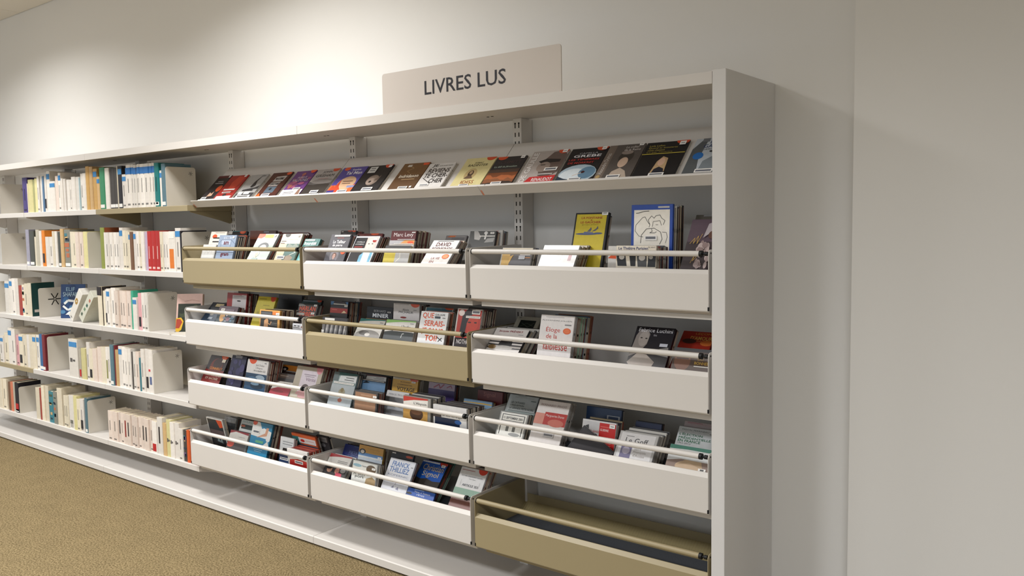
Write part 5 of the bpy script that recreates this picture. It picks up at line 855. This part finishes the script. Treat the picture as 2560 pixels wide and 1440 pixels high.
# ---------------------------------------------------------------- books on the shelves
def book(x0, x1, z, h, dep, key, dec, r, label, y0=.06):
    hexc, words_ = CK[key]; w = x1-x0-.0006; c = MB(); bt = min(.0022, w*.16)
    R_ = random.Random(int(abs(x0)*9973)+r)
    yj = y0+R_.uniform(-.004, .006); f = R_.uniform(.94, 1.04); hc = shade(hexc, f)
    side = {'z': '#2a2426', 'Q': '#17413f', 'N': '#8a4a2c'}.get('Q' if 'Q' in dec else 'z' if 'z' in dec else key, hc)
    # spine (slightly rounded) and the two boards
    c.prism([(0, .004), (w*.1, .0008), (w*.5, 0), (w*.9, .0008), (w, .004), (w, .006), (0, .006)], 0, h, hc, axis='z')
    c.box(0, .006, 0, bt, dep, h, hc); c.box(w-bt, .006, 0, w, dep, h, side)
    o = c.build('shelf_book', M['card'], None, (x0+.0003, yj, z)); tag(o, label, 'book', 'books on the '+RN[r]+' shelf')
    if w > .004: boxobj('page_block', M['paper'], bt, .006, .002, w-bt, dep-.003, h-.003, o)
    p = MB(); y = -.0005
    def band(v0, v1, u0, u1, cc): p.box(u0*w, y, v0*h, u1*w, .003, v1*h, cc)
    if 'B' in dec: band(.78, .93, 0, 1, '#2f70b4')
    if 'b' in dec: band(.80, .93, .12, .95, '#3f86c0')
    if 'd' in dec: band(.35, .68, .42, .58, shade(hc, .62)); band(.06, .10, .25, .75, shade(hc, .55))
    if 'l' in dec: band(.3, .75, .35, .62, '#3a3636')
    if 'R' in dec: band(.25, .8, .35, .7, '#8a2c28')
    if 'k' in dec: band(.1, .36, .2, .8, '#2c2a2e')
    if 'w' in dec: band(.03, .11, .12, .9, '#ecebe6')
    if 'r' in dec: band(.06, .3, .15, .9, '#b82a2c')
    if 'o' in dec: band(.08, .56, .12, .8, '#d8782c'); band(.82, .98, .1, .9, '#efe9e2')
    if 'e' in dec: band(.3, .62, .4, .52, '#e8c4be'); band(.05, .1, .2, .8, '#e8c4be')
    if 'n' in dec: band(.2, .38, .25, .75, '#5f6c94'); band(.5, .55, .05, .5, '#c83a44')
    if 'v' in dec: band(.15, .65, .3, .75, '#8a8a54')
    if 's' in dec: band(.4, .5, .2, .45, '#5a5654'); band(.42, .47, .5, .75, '#5a5654')
    if 'z' in dec: band(.78, 1, 0, 1, '#2a2426')
    if 'a' in dec:
        band(.16, .26, .25, .8, '#77766e'); band(.04, .17, .35, .45, '#77766e'); band(.04, .17, .65, .75, '#77766e')
    if 'p' in dec:
        for q in range(6): v = R_.uniform(.1, .85); band(v, v+R_.uniform(.04, .12), R_.uniform(.05, .4), R_.uniform(.55, .95), R_.choice(['#3f7a88', '#7a5a8a', '#b86a48', '#4a5a48', '#c8a878', '#2a3a4a']))
    if p.f: p.build('spine_print', M['card'], o)
    if 'Q' in dec: boxobj('cover_label', M['sign'], w-.0001, .02, h*.12, w+.0004, dep*.6, h*.2, o)
    return o
DEC = {'b': ' with blue sticker', 'B': ' with blue top band', 'r': ' with red label', 'o': ' with orange label', 'k': ' with black label', 'w': ' with white tag', 'a': ' with grey animal', 'l': ' with dark title line'}
for r, row in enumerate(BOOKS):
    n = len(row)
    for q, (x0, x1, h, key, dec, dep) in enumerate(row):
        extra = next((DEC[c_] for c_ in dec if c_ in DEC), '')
        label = '%s book%s, %s from the bin end on the %s book shelf' % (CK[key][1], extra, ordw(n-q), RN[r])
        book(x0, x1, ZS[r], h, dep or min(.19, .13+h*.12), key, dec, r, label)
# bookends
EL = ['far down the top shelf', 'closing the top shelf row by the ledge', 'far down the second shelf', 'on the second shelf beside the moss green book', 'closing the second shelf row beside the beige bin', 'farthest down the third shelf', 'on the third shelf beside the blue picture book', 'closing the third shelf row', 'on the fourth shelf beside the dark red book', 'closing the fourth shelf row', 'far down the lowest shelf', 'mid-way along the lowest shelf']
for (r, x, h), lab in zip(ENDS, EL):
    e = empty('bookend', (x, .06, ZS[r])); tag(e, 'cream steel bookend plate with punched star '+lab, 'bookend', 'steel bookends')
    dp = .18; rr = .014; h = min(h, .235)
    poly = [(0, .0005), (dp, .0005)]+[(dp-rr+rr*math.cos(t), h-rr+rr*math.sin(t)) for t in [i_*math.pi/8 for i_ in range(5)]]+[(rr-rr*math.sin(t), h-rr+rr*math.cos(t)) for t in [i_*math.pi/8 for i_ in range(5)]]
    m = MB(); m.prism(poly, .0002, .0017); m.build('plate', M['metal'], e)
    boxobj('foot', M['metal'], .0018, .03, .0003, .07, .15, .0012, e) if False else None
    m = MB(); big = (r == 2 and x < -4.5); cy, cz, R0 = (.105, h*.6, .045) if big else (.15, h-.035, .0135)
    for a_ in range(6):
        ang = a_*math.pi/3+(0 if big else .2); ca_, sa_ = math.cos(ang), math.sin(ang); wd = R0*.07
        m.add([(.0020, cy+ca_*R0*.12-sa_*wd, cz+sa_*R0*.12+ca_*wd), (.0020, cy+ca_*R0*.12+sa_*wd, cz+sa_*R0*.12-ca_*wd), (.0020, cy+ca_*R0+sa_*wd, cz+sa_*R0-ca_*wd), (.0020, cy+ca_*R0-sa_*wd, cz+sa_*R0+ca_*wd)], [(0, 1, 2, 3)])
    m.build('star_pattern', M['slot'], e, fix=False)
# books shown off the row on the third shelf
def loose(w, h, t, body, shapes, loc, rot, label, side=None):
    c = MB(); bt = .002
    c.box(0, 0, 0, w, bt, h, body); c.box(0, t-bt, 0, w, t, h, body); c.box(0, bt, 0, .004, t-bt, h, side or body)
    o = c.build('shelf_book', M['card'], None, loc, rot); tag(o, label, 'book', 'books on the third shelf')
    boxobj('page_block', M['paper'], .004, bt, .002, w-.003, t-bt, h-.002, o); art(shapes, w, h, o); return o
loose(.17, .225, .02, '#274a78', [('r', 0, 0, 1, 1, '#24406e')]+blobs(['#2f5a88', '#1d3560', '#4a7aa0', '#2a3a5c'], 22, .05, .05, .95, .95, .14, 11)+TX('ELIF', .22, .80, .58, .91, '#9fc0d4', 0)+TX('SHAFAK', .10, .64, .70, .77, '#b8d2e0', 0)+[('l', [(.15, .42), (.3, .52), (.55, .5), (.85, .44)], .09, '#dfe2e0'), ('l', [(.1, .36), (.3, .24), (.5, .3), (.85, .36)], .08, '#dfe2e0'), ('p', [(.2, .1), (.35, .2), (.6, .16), (.9, .26), (.9, .08)], '#dfe2e0')], (-4.70, .12, .907), (-.10, 0, math.radians(34)), 'blue picture-covered book facing out on the third book shelf')
loose(.145, .215, .022, '#c8a49a', [('r', 0, 0, 1, 1, '#d6b4aa'), ('r', .06, 0, .94, .74, '#2c3226')]+blobs(['#3c4430', '#23281e', '#4a5238'], 10, .15, .1, .9, .65, .1, 13)+[('p', [(0, .02), (.0, .36), (.2, .38), (.3, .28), (.22, .06), (.1, 0)], '#dfb02c'), ('p', [(0, .1), (.02, .34), (.17, .34), (.25, .26), (.14, .1)], '#a8402a'), ('l', [(.3, .8), (.6, .84), (.9, .8)], .01, '#b08a80')]+TX('SWEET', .34, .48, .98, .60, '#e8e4dc', 1)+TX('& salé', .4, .39, .8, .45, '#b8b060')+bar(.4, .08, .9, .18), (-3.235, .085, .9145), (-.22, 0, math.radians(36)), 'cookery book with papaya slice facing out on the third book shelf')
s_ = empty('book_stand', (-3.235, .085, .906)); s_.rotation_euler = (0, 0, math.radians(36)); tag(s_, 'small grey stand under the papaya cookery book on the third shelf', 'book stand')
boxobj('stand_base', M['slot'], -.02, -.03, .0003, .16, .06, .008, s_, .001); boxobj('stand_lip', M['metal'], -.02, -.034, .0003, .16, -.0301, .014, s_)
for k in range(2):
    x = (-4.46, -4.325)[k]; a = math.radians((41, 45)[k])
    c = MB(); c.box(0, 0, 0, .06, .14, .235, ('#e0dcd4', '#cfcfc0')[k], .001); c.box(.004, .135, .003, .056, .1405, .232, '#d8ccb0')
    o = c.build('shelf_book', M['card'], None, (x, .065, .907), (0, a, 0)); o.location.z += .06*math.sin(a)
    tag(o, ('white book with gold flower, leaning over', 'pale green book, leaning over')[k]+' on the third book shelf', 'book', 'books on the third shelf')
    p = MB()
    if k == 0:
        for q in range(7): t = q*.9; p.box(.02+.012*math.cos(t), -.0006, .14+.016*math.sin(t), .032+.012*math.cos(t), .001, .154+.016*math.sin(t), '#b08a3c')
        p.box(.022, -.0006, .012, .04, .001, .02, '#6a6a68')
    else:
        for q, (z_, cc) in enumerate(((.03, '#4a5a4a'), (.08, '#6a8a6a'), (.12, '#2f5a52'), (.17, '#b0705c'))): p.box(.012+.006*q, -.0006, z_, .03+.006*q, .001, z_+.022, cc)
    p.build('spine_print', M['card'], o)
bb = MB(); bb.box(-3.075, .09, .5485, -3.02, .2, .5545, '#d2603a', .0008); tag(bb.build('booklet', M['card']), 'thin orange booklet lying at the bin end of the fourth shelf', 'booklet')
